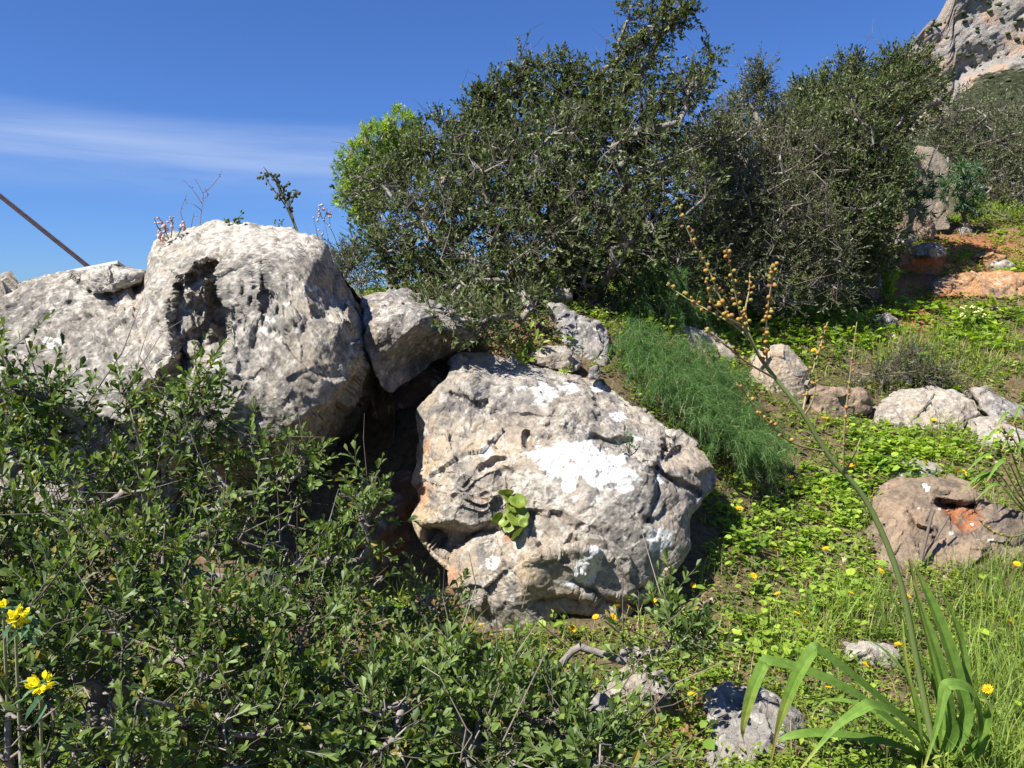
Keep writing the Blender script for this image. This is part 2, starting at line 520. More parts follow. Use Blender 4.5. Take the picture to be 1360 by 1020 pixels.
# ---------------------------------------------------------------- boulders
_cs = {}
def cube_sphere(n):
    if n in _cs: return _cs[n]
    a = np.tan(np.linspace(-np.pi / 4, np.pi / 4, n + 1))
    A, B = np.meshgrid(a, a, indexing='ij'); O = np.ones_like(A)
    V = []; Q = []; k = 0
    gi = np.arange((n + 1) ** 2).reshape(n + 1, n + 1)
    q0 = np.stack([gi[:-1, :-1], gi[1:, :-1], gi[1:, 1:], gi[:-1, 1:]], -1).reshape(-1, 4)
    for f in ((A, -O, B), (-A, O, B), (O, A, B), (-O, -A, B), (A, B, O), (A, -B, -O)):
        V.append(np.stack(f, -1).reshape(-1, 3)); Q.append(q0 + k); k += (n + 1) ** 2
    V = np.concatenate(V); Q = np.concatenate(Q)
    V /= np.linalg.norm(V, axis=1)[:, None]
    _, idx, inv = np.unique(np.round(V * 1e5).astype(np.int64), axis=0, return_index=True, return_inverse=True)
    r = (V[idx], inv.ravel()[Q]); _cs[n] = r
    return r

def normals(v, q):
    fn = np.cross(v[q[:, 2]] - v[q[:, 0]], v[q[:, 3]] - v[q[:, 1]])
    n = np.zeros_like(v)
    for k in range(4):
        for c in range(3): n[:, c] += np.bincount(q[:, k], fn[:, c], len(v))
    return n / (np.linalg.norm(n, axis=1)[:, None] + 1e-12)

def outline_table(poly, c):
    poly = np.asarray(poly, float); th = np.linspace(-np.pi, np.pi, 2049)
    d = np.stack([np.cos(th), -np.sin(th)], -1); Rr = np.zeros(len(th))
    for a, b in zip(poly, np.roll(poly, -1, 0)):
        e_ = b - a; w = a - c
        den = d[:, 0] * e_[1] - d[:, 1] * e_[0]
        den = np.where(abs(den) < 1e-9, 1e-9, den)
        t = (w[0] * e_[1] - w[1] * e_[0]) / den
        s = (w[0] * d[:, 1] - w[1] * d[:, 0]) / den
        ok = (s >= -1e-6) & (s <= 1 + 1e-6) & (t > 0)
        Rr = np.where(ok & (t > Rr), t, Rr)
    k = np.hanning(13); k /= k.sum()
    Rr = np.convolve(np.concatenate([Rr[-7:-1], Rr, Rr[1:7]]), k, 'same')[6:-6]
    return th, Rr

from mathutils.geometry import delaunay_2d_cdt
def facet_depth(ctrl, rbf, n_extra, seed, amp, lin=0.75, sep=30, box=None):
    """distance of a fractured face: flat triangular planes through the control points, softened a little"""
    rgx = np.random.default_rng(seed)
    pts = [(a, b) for a, b, _ in ctrl]; Z = [y for _, _, y in ctrl]
    xs = np.array(pts); lo, hi = xs.min(0), xs.max(0)
    if box is not None: lo, hi = np.array(box[:2]), np.array(box[2:])
    tries = 0; m = 0
    while m < n_extra and tries < 6000:
        tries += 1; q = rgx.uniform(lo, hi)
        if min((q[0] - a) ** 2 + (q[1] - b) ** 2 for a, b in pts) < sep ** 2: continue
        pts.append((float(q[0]), float(q[1]))); Z.append(float(rbf(q[0], q[1])) + rgx.normal(0, amp)); m += 1
    # frame far outside so that the whole outline is covered
    c = xs.mean(0)
    for k in range(16):
        a = k * math.pi / 8; q = c + np.array([math.cos(a), math.sin(a)]) * np.ptp(xs, axis=0).max() * .95
        pts.append((float(q[0]), float(q[1]))); Z.append(float(np.clip(rbf(q[0], q[1]), min(Z) - .1, max(Z) + .3)))
    vo, _, fo, _, _, _ = delaunay_2d_cdt([Vector(q) for q in pts], [], [], 0, 1e-6)
    vo = np.array([tuple(q) for q in vo]); Z = np.array(Z)
    src = np.array([int(np.argmin(((np.array(pts) - q) ** 2).sum(1))) for q in vo])
    def f(px, py):
        px = np.asarray(px, float); py = np.asarray(py, float); base = rbf(px, py); out = base.copy()
        for tri in fo:
            a, b, c_ = vo[tri[0]], vo[tri[1]], vo[tri[2]]; za, zb, zc = Z[src[tri[0]]], Z[src[tri[1]]], Z[src[tri[2]]]
            den = (b[1] - c_[1]) * (a[0] - c_[0]) + (c_[0] - b[0]) * (a[1] - c_[1])
            if abs(den) < 1e-9: continue
            u = ((b[1] - c_[1]) * (px - c_[0]) + (c_[0] - b[0]) * (py - c_[1])) / den
            v = ((c_[1] - a[1]) * (px - c_[0]) + (a[0] - c_[0]) * (py - c_[1])) / den
            m_ = (u >= -1e-6) & (v >= -1e-6) & (u + v <= 1 + 1e-6)
            out[m_] = (lin * (u * za + v * zb + (1 - u - v) * zc) + (1 - lin) * base)[m_]
        return out
    return f

def _dense_front(d, k=0.6):
    w = d + np.array([0, -k, 0]); return w / np.linalg.norm(w, axis=1)[:, None]

def boulder(name, poly, Y, edge=0.2, thick=0.5, n=60, center=None, p=3.0, depth=None, feats=None, disp=0.02, facet=0.02, fscale=6.0,
            nscale=7.0, aniso=None, marks=None, mat=None, seed=0, label=None, cat='rock', group=None, pit=0.0, warp=3.0):
    poly = np.asarray(poly, float)
    c = poly.mean(0) if center is None else np.asarray(center, float)
    d, q = cube_sphere(n); d = _dense_front(d)
    r = np.minimum(np.hypot(d[:, 0], d[:, 2]), 1.0)
    th = np.arctan2(d[:, 2], d[:, 0])
    tt, RR = outline_table(poly, c)
    Rt = np.interp(th, tt, RR)
    px = c[0] + r * Rt * np.cos(th); py = c[1] - r * Rt * np.sin(th)
    f = np.maximum(1 - r ** p, 0) ** (1 / p)
    front = d[:, 1] <= 0
    Yb = np.full(len(d), float(Y)) if depth is None else depth(px, py)
    ys = Yb + edge * (0.15 + 0.85 * sstep(-0.75, -0.1, np.sin(th)))
    pc = P(c[0], c[1], float(np.mean(Yb)))
    # relief of the face (metres away from the viewer), fading at the rim
    off = np.zeros(len(d)); mk = {k: np.zeros(len(d)) for k in ('lichen', 'tan', 'dark', 'red', 'pale')}
    s3 = np.stack([px / 60, py / 60, np.full(len(d), seed * 3.3)], -1)
    wx = px + warp * fbm(s3 * 2.5, 4, gain=.55); wy = py + warp * fbm(s3 * 2.5 + 40, 4, gain=.55)
    if feats: off = feats(wx, wy)
    edge_k = edge * (0.15 + 0.85 * sstep(-0.75, -0.1, np.sin(th)))
    if depth is not None: Yb = depth(wx, wy)
    Yf = Yb + edge_k * (1 - f) + off * sstep(0.05, 0.5, f)
    vf = P(px, py, Yf)
    vb = P(px, py, ys); vb = vb + (pc - vb) * np.array([1, 0, 1]) * (0.25 * f)[:, None]; vb[:, 1] += thick * f
    v = np.where(front[:, None], vf, vb)
    nm = normals(v, q)
    o = np.array([seed * 7.1, seed * 2.3, seed * 5.7])
    g = disp * fbm(v * nscale * .5 + o, 3)
    f1, f2, rv, of = worley(v * fscale * .55 + o + 0.2 * fbm(v * fscale, 2)[:, None])
    g = g + facet * 1.8 * (rv * of).sum(1)
    f1, f2, rv, of = worley(v * fscale * 1.3 + o + 0.15 * fbm(v * fscale * 2, 2)[:, None])
    g = g + facet * 0.7 * (rv * of).sum(1)
    f1, f2, rv, of = worley(v * fscale * 3.6 + o + 0.2 * fbm(v * fscale * 5, 2)[:, None])
    g = g + facet * 0.16 * (rv * of).sum(1)
    # thin fracture lines, only here and there
    q_ = v * fscale * .5 + o
    cl = np.abs(fbm(q_, 4)); g = g - facet * 0.35 * np.exp(-(cl / 0.018) ** 2) * sstep(0.0, 0.4, fbm(q_ * .9 + 50, 2))
    if aniso is not None:
        M, amp = aniso
        fr = fbm((v @ np.asarray(M).T) + o, 5, gain=0.6)
        g = g + amp * fr
    if pit:
        f1, f2, rv, of = worley(v * 30 + o + 0.6 * fbm(v * 14, 2)[:, None])
        big = sstep(0.0, 0.5, fbm(v * 5 + o, 2))
        g = g - pit * big * np.exp(-(f1 / 0.28) ** 2)
    g = g + disp * 0.13 * fbm(v * nscale * 6 + o, 4, gain=.6)
    v = v + nm * g[:, None]
    if marks:
        for k, m in marks(wx, wy).items(): mk[k] = np.clip(m, 0, 1.5) * front
    base = P(c[0], c[1], float(np.mean(Yb)) + edge); base = base.copy(); base[2] = v[:, 2].min()
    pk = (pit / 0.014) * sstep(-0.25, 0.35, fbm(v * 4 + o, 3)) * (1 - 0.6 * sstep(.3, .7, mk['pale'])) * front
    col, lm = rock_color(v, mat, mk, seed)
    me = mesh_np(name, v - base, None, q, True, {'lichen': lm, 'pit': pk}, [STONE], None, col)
    return tag(link(name, me, None, base), label, cat, group)

def spots(L, soft=1.0):
    """lichen patches: (px, py, rx, ry[, strength])"""
    def f(px, py):
        m = np.zeros(px.shape)
        for s in L:
            k = s[4] if len(s) > 4 else 0.75
            rr = np.sqrt(((px - s[0]) / s[2]) ** 2 + ((py - s[1]) / s[3]) ** 2)
            m = np.maximum(m, k * (1 - sstep(0.55, 1.25, rr)))
        return m
    return f

M_left = rock_mat('karst_limestone', base=(0.355, 0.335, 0.30), dark=(0.17, 0.163, 0.155), tan=(0.44, 0.375, 0.29), pale=(0.60, 0.57, 0.52),
                  pale_amt=0.02, streak=np.array([[40, 0, 36], [0, 26, 0], [-6, 0, 8]]), warm=0.35)
M_mid = rock_mat('lichened_limestone', base=(0.375, 0.35, 0.315), dark=(0.20, 0.19, 0.18), tan=(0.50, 0.395, 0.275), pale=(0.56, 0.53, 0.48), warm=0.28)
M_grey = rock_mat('grey_stone', pale_amt=-0.15, base=(0.33, 0.315, 0.30), tan=(0.42, 0.33, 0.24), scale=1.3)
M_pale = rock_mat('pale_stone', base=(0.42, 0.385, 0.34), dark=(0.26, 0.24, 0.21), pale=(.55, .51, .46), pale_amt=-0.05, scale=1.3)
M_brown = rock_mat('brown_stone', pale=(.36, .29, .23), pale_amt=-0.3, base=(0.30, 0.235, 0.175), dark=(0.15, 0.12, 0.10), tan=(0.40, 0.29, 0.20), warm=0.5, scale=1.3)
M_orange = rock_mat('clay_stained_stone', pale=(.52, .42, .33), pale_amt=-0.2, base=(0.38, 0.25, 0.15), dark=(0.19, 0.115, 0.07), tan=(0.47, 0.24, 0.105), warm=0.6, scale=1.2)
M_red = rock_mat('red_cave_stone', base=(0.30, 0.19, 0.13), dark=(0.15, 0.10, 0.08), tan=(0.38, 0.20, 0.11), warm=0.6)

# --- the big pitted boulder on the left
Lc = [(-220, 470, 3.0), (-160, 700, 2.6), (-60, 400, 3.1), (0, 378, 3.15), (30, 440, 2.9), (40, 540, 2.65), (90, 375, 3.1), (100, 620, 2.5), (170, 372, 3.1), (130, 450, 2.85), (190, 450, 2.78),
      (190, 520, 2.64), (205, 345, 3.0), (220, 400, 2.83), (300, 308, 3.02), (400, 316, 2.98), (300, 340, 2.78), (380, 345, 2.74), (425, 335, 2.86), (440, 360, 2.9),
      (340, 420, 2.66), (420, 420, 2.62), (468, 430, 2.66), (478, 468, 2.68), (448, 520, 2.60), (330, 500, 2.56), (392, 560, 2.54), (290, 490, 2.56), (300, 560, 2.52),
      (462, 395, 2.98), (486, 440, 3.02), (500, 520, 3.05), (505, 600, 3.12), (462, 590, 2.88), (405, 640, 2.82), (450, 700, 3.02), (330, 640, 2.74), (300, 760, 2.86), (150, 760, 2.55), (450, 800, 3.15), (200, 860, 2.7), (20, 850, 2.6)]
_lf = rbf_fit([(a, b) for a, b, _ in Lc], [y for _, _, y in Lc], 0.0006)
rec_poly = [(231, 385), (236, 368), (254, 352), (280, 350), (288, 375), (300, 415), (302, 462), (276, 476), (256, 504), (236, 545), (180, 560), (168, 540), (205, 498), (228, 468), (226, 415)]
def left_feats(px, py):
    jag = 11 * fbm(np.stack([px / 34, py / 34, np.full(px.shape, 2.)], -1), 4, gain=.55)
    ins = 1 - sstep(-10, 3, poly_sd(px, py, rec_poly) + jag)
    o = ins * (0.02 + 0.21 * np.clip((px - 222) / 80, 0, 1.1) + 0.12 * np.clip((py - 350) / 150, 0, 1)) * (1 + .35 * fbm(np.stack([px / 18, py / 40, np.full(px.shape, 6.)], -1), 3))
    q3 = np.stack([px / 11, py / 26, np.zeros(px.shape)], -1)
    o = o + 0.035 * sstep(0.0, 0.42, fbm(q3 + 3, 3)) * np.clip(1.3 * blob(px, py, 345, 388, 30, 48), 0, 1)
    for pts, w, dp in (([(362, 440), (372, 445)], 6, .025), ([(340, 440), (336, 460)], 5, .02),
                       ([(86, 352), (104, 372), (122, 386)], 2.2, .06), ([(122, 386), (150, 380), (188, 364)], 2.5, .05), ([(143, 388), (152, 392)], 8, .035),
                       ([(212, 430), (216, 440)], 7, .05), ([(160, 400), (156, 414)], 5, .035)):
        d, s, t = line_d(px, py, pts); o = o + dp * np.exp(-(d / w) ** 2)
    d, s, tt = line_d(px, py, [(428, 318), (438, 350), (455, 385), (466, 412), (486, 452), (476, 486), (450, 528), (410, 572), (375, 598), (330, 606), (290, 600), (240, 585)])
    o = o + np.minimum(0.012 * d, 0.55) * (s < 0)
    return o
def left_marks(px, py):
    sh = spots([(70, 455, 16, 10), (380, 404, 4, 4, .9), (355, 426, 4, 4), (365, 427, 3, 3), (350, 440, 8, 6, .66), (325, 505, 9, 6, .7), (420, 385, 5, 4), (405, 385, 3, 3, .9)])
    dk = 0.8 * blob(px, py, 350, 375, 18, 40) + 0.3 * (1 - sstep(-12, 3, poly_sd(px, py, rec_poly))) + 0.7 * blob(px, py, 10, 400, 70, 28) + 0.6 * blob(px, py, 50, 490, 110, 70) + 0.4 * blob(px, py, 375, 435, 30, 30)  # recess polygon: its shade painted into the colour; other blobs are darker stone
    pl = 1.1 * blob(px, py, 340, 315, 120, 26) + 0.9 * blob(px, py, 150, 370, 60, 14) + 0.6 * blob(px, py, 240, 470, 30, 40) + 0.5 * blob(px, py, 300, 490, 40, 30) + .4 * blob(px, py, 90, 400, 30, 30)
    tn = 0.7 * blob(px, py, 430, 430, 50, 90) + 0.5 * blob(px, py, 200, 440, 40, 50) + 0.5 * blob(px, py, 480, 620, 40, 100) + .4 * blob(px, py, 320, 330, 80, 20)
    return {'lichen': sh(px, py), 'dark': dk, 'pale': pl, 'tan': tn}
left_poly = [(-260, 470), (-150, 405), (-60, 396), (0, 378), (20, 369), (40, 364), (80, 360), (150, 362), (190, 361), (196, 345), (204, 326), (232, 315), (286, 299), (310, 302), (360, 305), (405, 311), (428, 326),
             (442, 350), (466, 382), (478, 408), (482, 440), (500, 478), (511, 520), (514, 570), (505, 630), (498, 700), (490, 780), (460, 860), (300, 900), (60, 900), (-150, 880), (-290, 700)]
left_poly = [(x + (10 if 476 < x < 520 else 0), y) for x, y in left_poly]
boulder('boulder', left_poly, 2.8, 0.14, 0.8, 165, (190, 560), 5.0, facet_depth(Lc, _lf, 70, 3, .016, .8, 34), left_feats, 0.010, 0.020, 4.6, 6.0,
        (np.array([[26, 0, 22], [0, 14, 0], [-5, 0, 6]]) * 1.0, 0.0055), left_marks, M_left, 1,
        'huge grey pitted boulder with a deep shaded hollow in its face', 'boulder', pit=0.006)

# --- the lichen-patched boulder in the middle
Mc = [(610, 478, 3.08), (660, 478, 3.22), (740, 496, 3.2), (800, 515, 3.22), (620, 505, 2.92), (700, 520, 2.98), (780, 535, 2.98), (575, 530, 2.86), (640, 550, 2.84), (740, 560, 2.82), (840, 575, 2.88), (600, 600, 2.70),
      (560, 570, 2.82), (553, 640, 2.76), (680, 610, 2.66), (760, 600, 2.66), (800, 640, 2.56), (870, 620, 2.66), (930, 620, 2.80), (940, 650, 2.78), (620, 640, 2.62), (590, 680, 2.62), (640, 690, 2.60),
      (700, 690, 2.55), (780, 700, 2.47), (850, 700, 2.50), (900, 700, 2.55), (890, 745, 2.54), (700, 740, 2.50), (640, 750, 2.54), (610, 770, 2.56), (780, 770, 2.48), (850, 770, 2.50), (680, 800, 2.48), (740, 835, 2.52), (640, 830, 2.56), (800, 825, 2.5), (700, 880, 2.5)]
_mf = rbf_fit([(a, b) for a, b, _ in Mc], [y for _, _, y in Mc], 0.0006)
under_poly = [(557, 699), (585, 693), (625, 700), (662, 697), (668, 706), (640, 716), (618, 730), (608, 750), (604, 762), (580, 748), (560, 722)]
def mid_feats(px, py):
    o = np.zeros(px.shape)
    # ledges: below the line the rock steps out (or back), fading away from it
    for pts, h, fall, below in (([(555, 630), (600, 640), (630, 625), (655, 617), (672, 622)], .035, 40, 1), ([(600, 545), (640, 545), (700, 560), (740, 555), (752, 540)], .045, 45, 1),
                                ([(690, 690), (720, 735), (775, 722), (800, 735)], .05, 40, 1), ([(745, 575), (800, 590), (850, 612), (875, 612)], .07, 30, 1),
                                ([(700, 800), (730, 788), (790, 795), (830, 785), (860, 770)], -.05, 35, 1), ([(736, 812), (770, 815), (800, 818)], -.06, 25, 1),
                                ([(600, 655), (640, 662), (665, 650)], .04, 30, 1), ([(800, 505), (845, 548), (880, 575)], -.05, 30, 1), ([(760, 545), (820, 545), (860, 580)], .03, 30, 1)):
        d, s, t = line_d(px, py, pts)
        endw = np.clip(np.minimum(t, 1 - t) * 6 + 0.15, 0, 1)
        o = o - h * sstep(-3, 4, s * below * d) * np.exp(-d / fall) * endw
    for pts, w, dp in (([(615, 640), (635, 625), (655, 612), (672, 610)], 3.5, .03), ([(655, 617), (680, 628)], 3, .02), ([(855, 545), (880, 570), (885, 590), (878, 612), (870, 622)], 2.6, .06),
                       ([(878, 622), (895, 600), (905, 595)], 3, .05), ([(868, 622), (890, 635), (930, 655)], 2.6, .05), ([(760, 768), (800, 790), (815, 800)], 2, .04), ([(700, 575), (702, 590)], 4, .045),
                       ([(866, 625), (872, 660), (860, 690)], 2.2, .03), ([(600, 520), (640, 540), (690, 552), (740, 556)], 2, .025), ([(725, 630), (727, 632)], 3, .03), ([(705, 685), (715, 685)], 3.5, .02), ([(733, 685), (738, 686)], 4, .03),
                       ([(790, 582), (812, 590), (838, 588)], 6, .07), ([(560, 655), (570, 665)], 3, .03), ([(603, 660), (640, 668)], 4, .03)):
        d, s, t = line_d(px, py, pts); o = o + dp * np.exp(-(d / max(w, 3.6)) ** 2)
    # the undercut beneath the jutting block
    o = o + 0.17 * (1 - sstep(-15, 3, poly_sd(px, py, under_poly)))
    return o
lich = spots([(755, 612, 52, 34, .82), (800, 625, 45, 30, .8), (722, 600, 25, 16, .72), (830, 640, 30, 20, .7), (755, 648, 14, 10), (762, 662, 7, 6), (780, 750, 20, 14, .85), (770, 765, 26, 18, .8), (790, 735, 16, 8, .8),
              (873, 715, 24, 20, .78), (655, 747, 15, 15, .72), (820, 553, 15, 10, .85), (725, 525, 22, 16, .72), (755, 515, 20, 12, .7), (846, 582, 8, 5, .8), (690, 518, 16, 6, .6), (645, 598, 14, 10, .64), (678, 738, 6, 6, .7),
              (800, 510, 20, 8, .66), (740, 664, 6, 5), (795, 663, 6, 5), (700, 640, 8, 5, .6), (870, 640, 10, 8, .62)])
def mid_marks(px, py):
    tn = 1.3 * blob(px, py, 552, 610, 36, 120) + 0.8 * blob(px, py, 605, 760, 25, 40) + 0.6 * blob(px, py, 690, 760, 70, 40) + .7 * blob(px, py, 800, 835, 60, 30) + .5 * blob(px, py, 610, 480, 40, 25) + .5 * blob(px, py, 660, 590, 60, 30) + .6 * blob(px, py, 920, 620, 40, 30)
    rd = 0.8 * blob(px, py, 672, 712, 10, 6) + .7 * blob(px, py, 552, 655, 16, 22) + .6 * blob(px, py, 560, 590, 14, 18) + .5 * blob(px, py, 605, 762, 12, 14) + .5 * blob(px, py, 815, 845, 40, 18) + .5 * blob(px, py, 640, 665, 16, 4)
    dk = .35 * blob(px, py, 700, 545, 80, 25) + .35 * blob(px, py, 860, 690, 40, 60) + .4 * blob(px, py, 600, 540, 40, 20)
    pl = .6 * blob(px, py, 740, 640, 120, 80) + .4 * blob(px, py, 690, 500, 80, 20)
    return {'lichen': lich(px, py), 'tan': tn, 'red': rd, 'dark': dk, 'pale': pl}
mid_poly = [(596, 474), (612, 466), (650, 470), (700, 482), (760, 492), (800, 503), (846, 541), (882, 570), (915, 590), (952, 626), (946, 652), (916, 690), (914, 722), (896, 748), (872, 778), (838, 800), (815, 850),
            (760, 905), (680, 910), (640, 850), (620, 815), (602, 775), (598, 757), (574, 736), (552, 704), (547, 686), (556, 664), (538, 642), (552, 615), (554, 570), (552, 545), (572, 520), (590, 503)]
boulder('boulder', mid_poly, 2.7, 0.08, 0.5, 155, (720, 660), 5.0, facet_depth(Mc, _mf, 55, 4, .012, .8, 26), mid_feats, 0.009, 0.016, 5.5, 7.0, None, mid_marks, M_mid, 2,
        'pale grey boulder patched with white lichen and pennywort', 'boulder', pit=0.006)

# --- other rocks: (outline, distance, options)
def rk(label, poly, Y, mat, snap=True, **k):
    o = dict(edge=0.07, thick=0.25, n=25, p=2.6, disp=0.012, facet=0.018, fscale=9.0, nscale=9.0, warp=2.0)
    o.update(k)
    nm = o.pop('name', 'rock'); ct = o.pop('cat', 'rock'); dp = o.pop('depth', None)
    if snap:
        pa = np.asarray(poly, float); h = np.ptp(pa[:, 1]); cx = pa[:, 0].mean(); yb = pa[:, 1].max() - 0.22 * h
        q, ok = on_ground([cx], [yb])
        if ok[0]:
            y0 = float(Y) if dp is None else float(dp(np.array(cx), np.array(yb)))
            sh = float(q[0, 1]) - y0 - 0.01
            Y = Y + sh
            if dp is not None: d0 = dp; dp = lambda px, py: d0(px, py) + sh
    return boulder(nm, poly, Y, mat=mat, label=label, cat=ct, depth=dp, **o)

def tilt(c, Y, sx, sy):
    """plane: distance grows by sx per 100 px right, sy per 100 px up"""
    return lambda px, py: Y + sx * (px - c[0]) / 100 + sy * (c[1] - py) / 100

Wc = [(485, 398, 3.12), (520, 388, 3.2), (560, 402, 3.18), (612, 420, 3.2), (484, 432, 2.96), (518, 426, 2.92), (560, 424, 2.94), (612, 434, 3.04), (500, 470, 2.96), (512, 510, 3.0), (545, 470, 3.06), (590, 458, 3.16), (560, 492, 3.2), (625, 445, 3.14)]
_wf = rbf_fit([(a, b) for a, b, _ in Wc], [y for _, _, y in Wc], .001)
rk('grey boulder wedged behind the two big boulders under the bush', [(481, 395), (498, 386), (530, 382), (560, 396), (600, 408), (632, 428), (634, 448), (600, 474), (560, 494), (520, 520), (506, 512), (490, 470), (480, 430)], 3.0, M_grey, False, edge=.06, thick=.5, n=70,
   depth=facet_depth(Wc, _wf, 14, 8, .01, .9, 18), marks=lambda x, y: {'dark': .6 * blob(x, y, 560, 460, 60, 35), 'pale': .5 * blob(x, y, 510, 410, 40, 25), 'tan': .6 * blob(x, y, 492, 460, 14, 40) + .5 * blob(x, y, 520, 505, 30, 12)}, seed=3, p=4.0, facet=.010, fscale=6)  # shade painted on the lower right face, the lit top painted paler
rk('rock coloured dark for shade at the back of the gap between the boulders', [(500, 500), (560, 485), (585, 500), (580, 600), (575, 680), (520, 690), (495, 640), (490, 560)], 3.42, M_red, False, thick=.4, seed=4, facet=.022, fscale=6,
   marks=lambda x, y: {'dark': .5 + 0 * x})  # darkened all over, painting the deep shade of the gap into the stone
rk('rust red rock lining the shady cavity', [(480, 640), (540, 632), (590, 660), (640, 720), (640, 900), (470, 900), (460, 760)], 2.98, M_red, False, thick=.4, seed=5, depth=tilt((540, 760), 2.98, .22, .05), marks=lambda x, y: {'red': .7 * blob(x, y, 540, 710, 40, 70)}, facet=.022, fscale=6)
rk('angular grey rock in dappled shade at the foot of the bush', [(728, 405), (745, 404), (770, 418), (800, 428), (806, 455), (800, 492), (765, 490), (742, 470), (732, 440)], 3.45, M_grey, False, thick=.3, n=44, seed=6, facet=.022, fscale=5, depth=tilt((765, 450), 3.5, .05, .2))
rk('flat pale stone lying on top of the lichened boulder', [(702, 470), (725, 465), (755, 467), (768, 478), (764, 490), (735, 490), (708, 485)], 3.3, M_pale, False, thick=.15, seed=7)
rk('small grey stone in the corner behind the lichened boulder', [(784, 490), (792, 486), (798, 494), (795, 505), (782, 503)], 3.25, M_grey, False, edge=.03, thick=.06, n=20, seed=8, disp=.006, facet=.012)
rk('pale stone behind the feathery green plant', [(893, 440), (915, 430), (940, 436), (965, 455), (985, 480), (950, 480), (900, 470)], 4.1, M_pale, thick=.3, seed=9)
rk('squarish pale rock behind the fruiting stalk', [(1004, 478), (1022, 462), (1042, 460), (1056, 474), (1076, 490), (1078, 515), (1070, 540), (1040, 545), (1005, 530), (998, 500)], 3.9, M_pale, thick=.3, n=44, seed=10, p=3.2, facet=.02, fscale=7, depth=tilt((1040, 500), 3.85, .02, .12), marks=lambda x, y: {'tan': .5 + 0 * x, 'dark': .4 * blob(x, y, 1060, 520, 30, 20)})
rk('low brown grey rock in the shade of a dry shrub', [(1072, 522), (1090, 512), (1120, 515), (1150, 520), (1155, 545), (1120, 560), (1078, 555)], 4.0, M_brown, seed=11)
rk('long pale rounded rock among the grass on the slope', [(1165, 545), (1190, 530), (1230, 518), (1265, 518), (1295, 530), (1302, 550), (1280, 572), (1230, 590), (1185, 585), (1160, 566)], 3.95, M_pale, thick=.35, n=44, seed=12, depth=tilt((1240, 550), 3.95, .0, .3), marks=lambda x, y: {'pale': .3 + 0 * x, 'tan': .3 + 0 * x, 'dark': .7 * blob(x, y, 1285, 548, 14, 8) + .4 * blob(x, y, 1180, 548, 20, 12)})
rk('smooth slate grey slab leaning by the pale rounded rock', [(1290, 518), (1310, 513), (1340, 532), (1368, 545), (1366, 575), (1330, 560), (1300, 545)], 4.1, M_grey, seed=13, facet=.012, disp=.008, depth=tilt((1330, 545), 4.1, .05, .3))
rk('broad pale slab sunk in the grass below the grey slab', [(1290, 556), (1330, 556), (1372, 575), (1385, 600), (1340, 606), (1300, 590)], 3.75, M_pale, seed=14, facet=.015, disp=.01, depth=tilt((1330, 580), 3.75, 0, .4))
rk('flat bluish stone nearly covered by green leaves', [(1150, 622), (1190, 616), (1245, 616), (1252, 628), (1225, 642), (1185, 640), (1155, 634)], 3.35, M_pale, seed=15, facet=.012, disp=.008, edge=.04, thick=.15, depth=tilt((1200, 628), 3.35, 0, .5))
rk('rounded brown rock with a rusty red split and dry sticks in front', [(1165, 745), (1175, 715), (1190, 685), (1215, 655), (1240, 643), (1290, 640), (1298, 655), (1310, 672), (1345, 680), (1375, 700), (1375, 745), (1330, 775), (1270, 790), (1200, 785)], 2.72, M_brown, thick=.4, n=62, seed=16, center=(1265, 715), p=3.4, depth=tilt((1260, 710), 2.68, .05, .22),
   feats=lambda x, y: .10 * np.exp(-(line_d(x, y, [(1248, 668), (1270, 671), (1294, 671)])[0] / 4) ** 2) + .05 * (1 - sstep(-8, 4, poly_sd(x, y, [(1248, 672), (1298, 672), (1310, 690), (1280, 705), (1262, 690)]))) + .04 * np.exp(-(line_d(x, y, [(1205, 680), (1215, 700), (1235, 705)])[0] / 2.5) ** 2),
   marks=lambda x, y: {'red': .95 * (1 - sstep(-6, 8, poly_sd(x, y, [(1248, 672), (1298, 672), (1305, 690), (1280, 708), (1262, 690)]))), 'lichen': spots([(1232, 650, 5, 4), (1249, 677, 2.5, 2.5), (1290, 696, 3, 2), (1263, 707, 4, 2.5), (1299, 716, 4, 3), (1316, 717, 3, 2.5), (1220, 675, 2, 2)])(x, y), 'dark': .5 * blob(x, y, 1330, 700, 30, 20)})
rk('long orange brown slab above the red soil bank', [(1236, 376), (1255, 366), (1290, 362), (1330, 360), (1375, 366), (1385, 395), (1370, 414), (1310, 414), (1260, 406), (1240, 394)], 5.3, M_orange, thick=.6, n=48, seed=17, p=3.4, depth=tilt((1310, 388), 5.35, .0, .6), feats=lambda x, y: .30 * sstep(394, 404, y), marks=lambda x, y: {'red': .8 * sstep(385, 402, y) * (1 - sstep(1290, 1340, x)) + .5 * blob(x, y, 1265, 392, 22, 10), 'pale': .5 * blob(x, y, 1320, 372, 50, 8), 'dark': .8 * blob(x, y, 1318, 390, 12, 4)})
rk('reddish boulder half in shade below the leaning stone post', [(1196, 335), (1215, 325), (1240, 325), (1258, 340), (1256, 362), (1235, 376), (1205, 374), (1194, 355)], 6.0, M_orange, thick=.3, seed=18, marks=lambda x, y: {'red': .8 + 0 * x})
rk('dark grey stone against the trunks of the bush', [(1183, 315), (1198, 307), (1216, 312), (1218, 325), (1200, 332), (1184, 328)], 6.1, M_grey, seed=19, n=30)
rk('grey stone capping the reddish boulder', [(1228, 328), (1240, 322), (1254, 326), (1256, 338), (1240, 344), (1230, 338)], 5.9, M_grey, False, seed=20, n=30)
rk('pale stone beside round green leaves on the red bank', [(1145, 366), (1160, 360), (1180, 366), (1190, 376), (1170, 386), (1148, 380)], 5.6, M_pale, seed=21, n=30)
rk('whitish stone at the top of the orange slab', [(1322, 352), (1335, 346), (1348, 352), (1348, 362), (1326, 364)], 5.7, M_pale, edge=.03, seed=22, n=24)
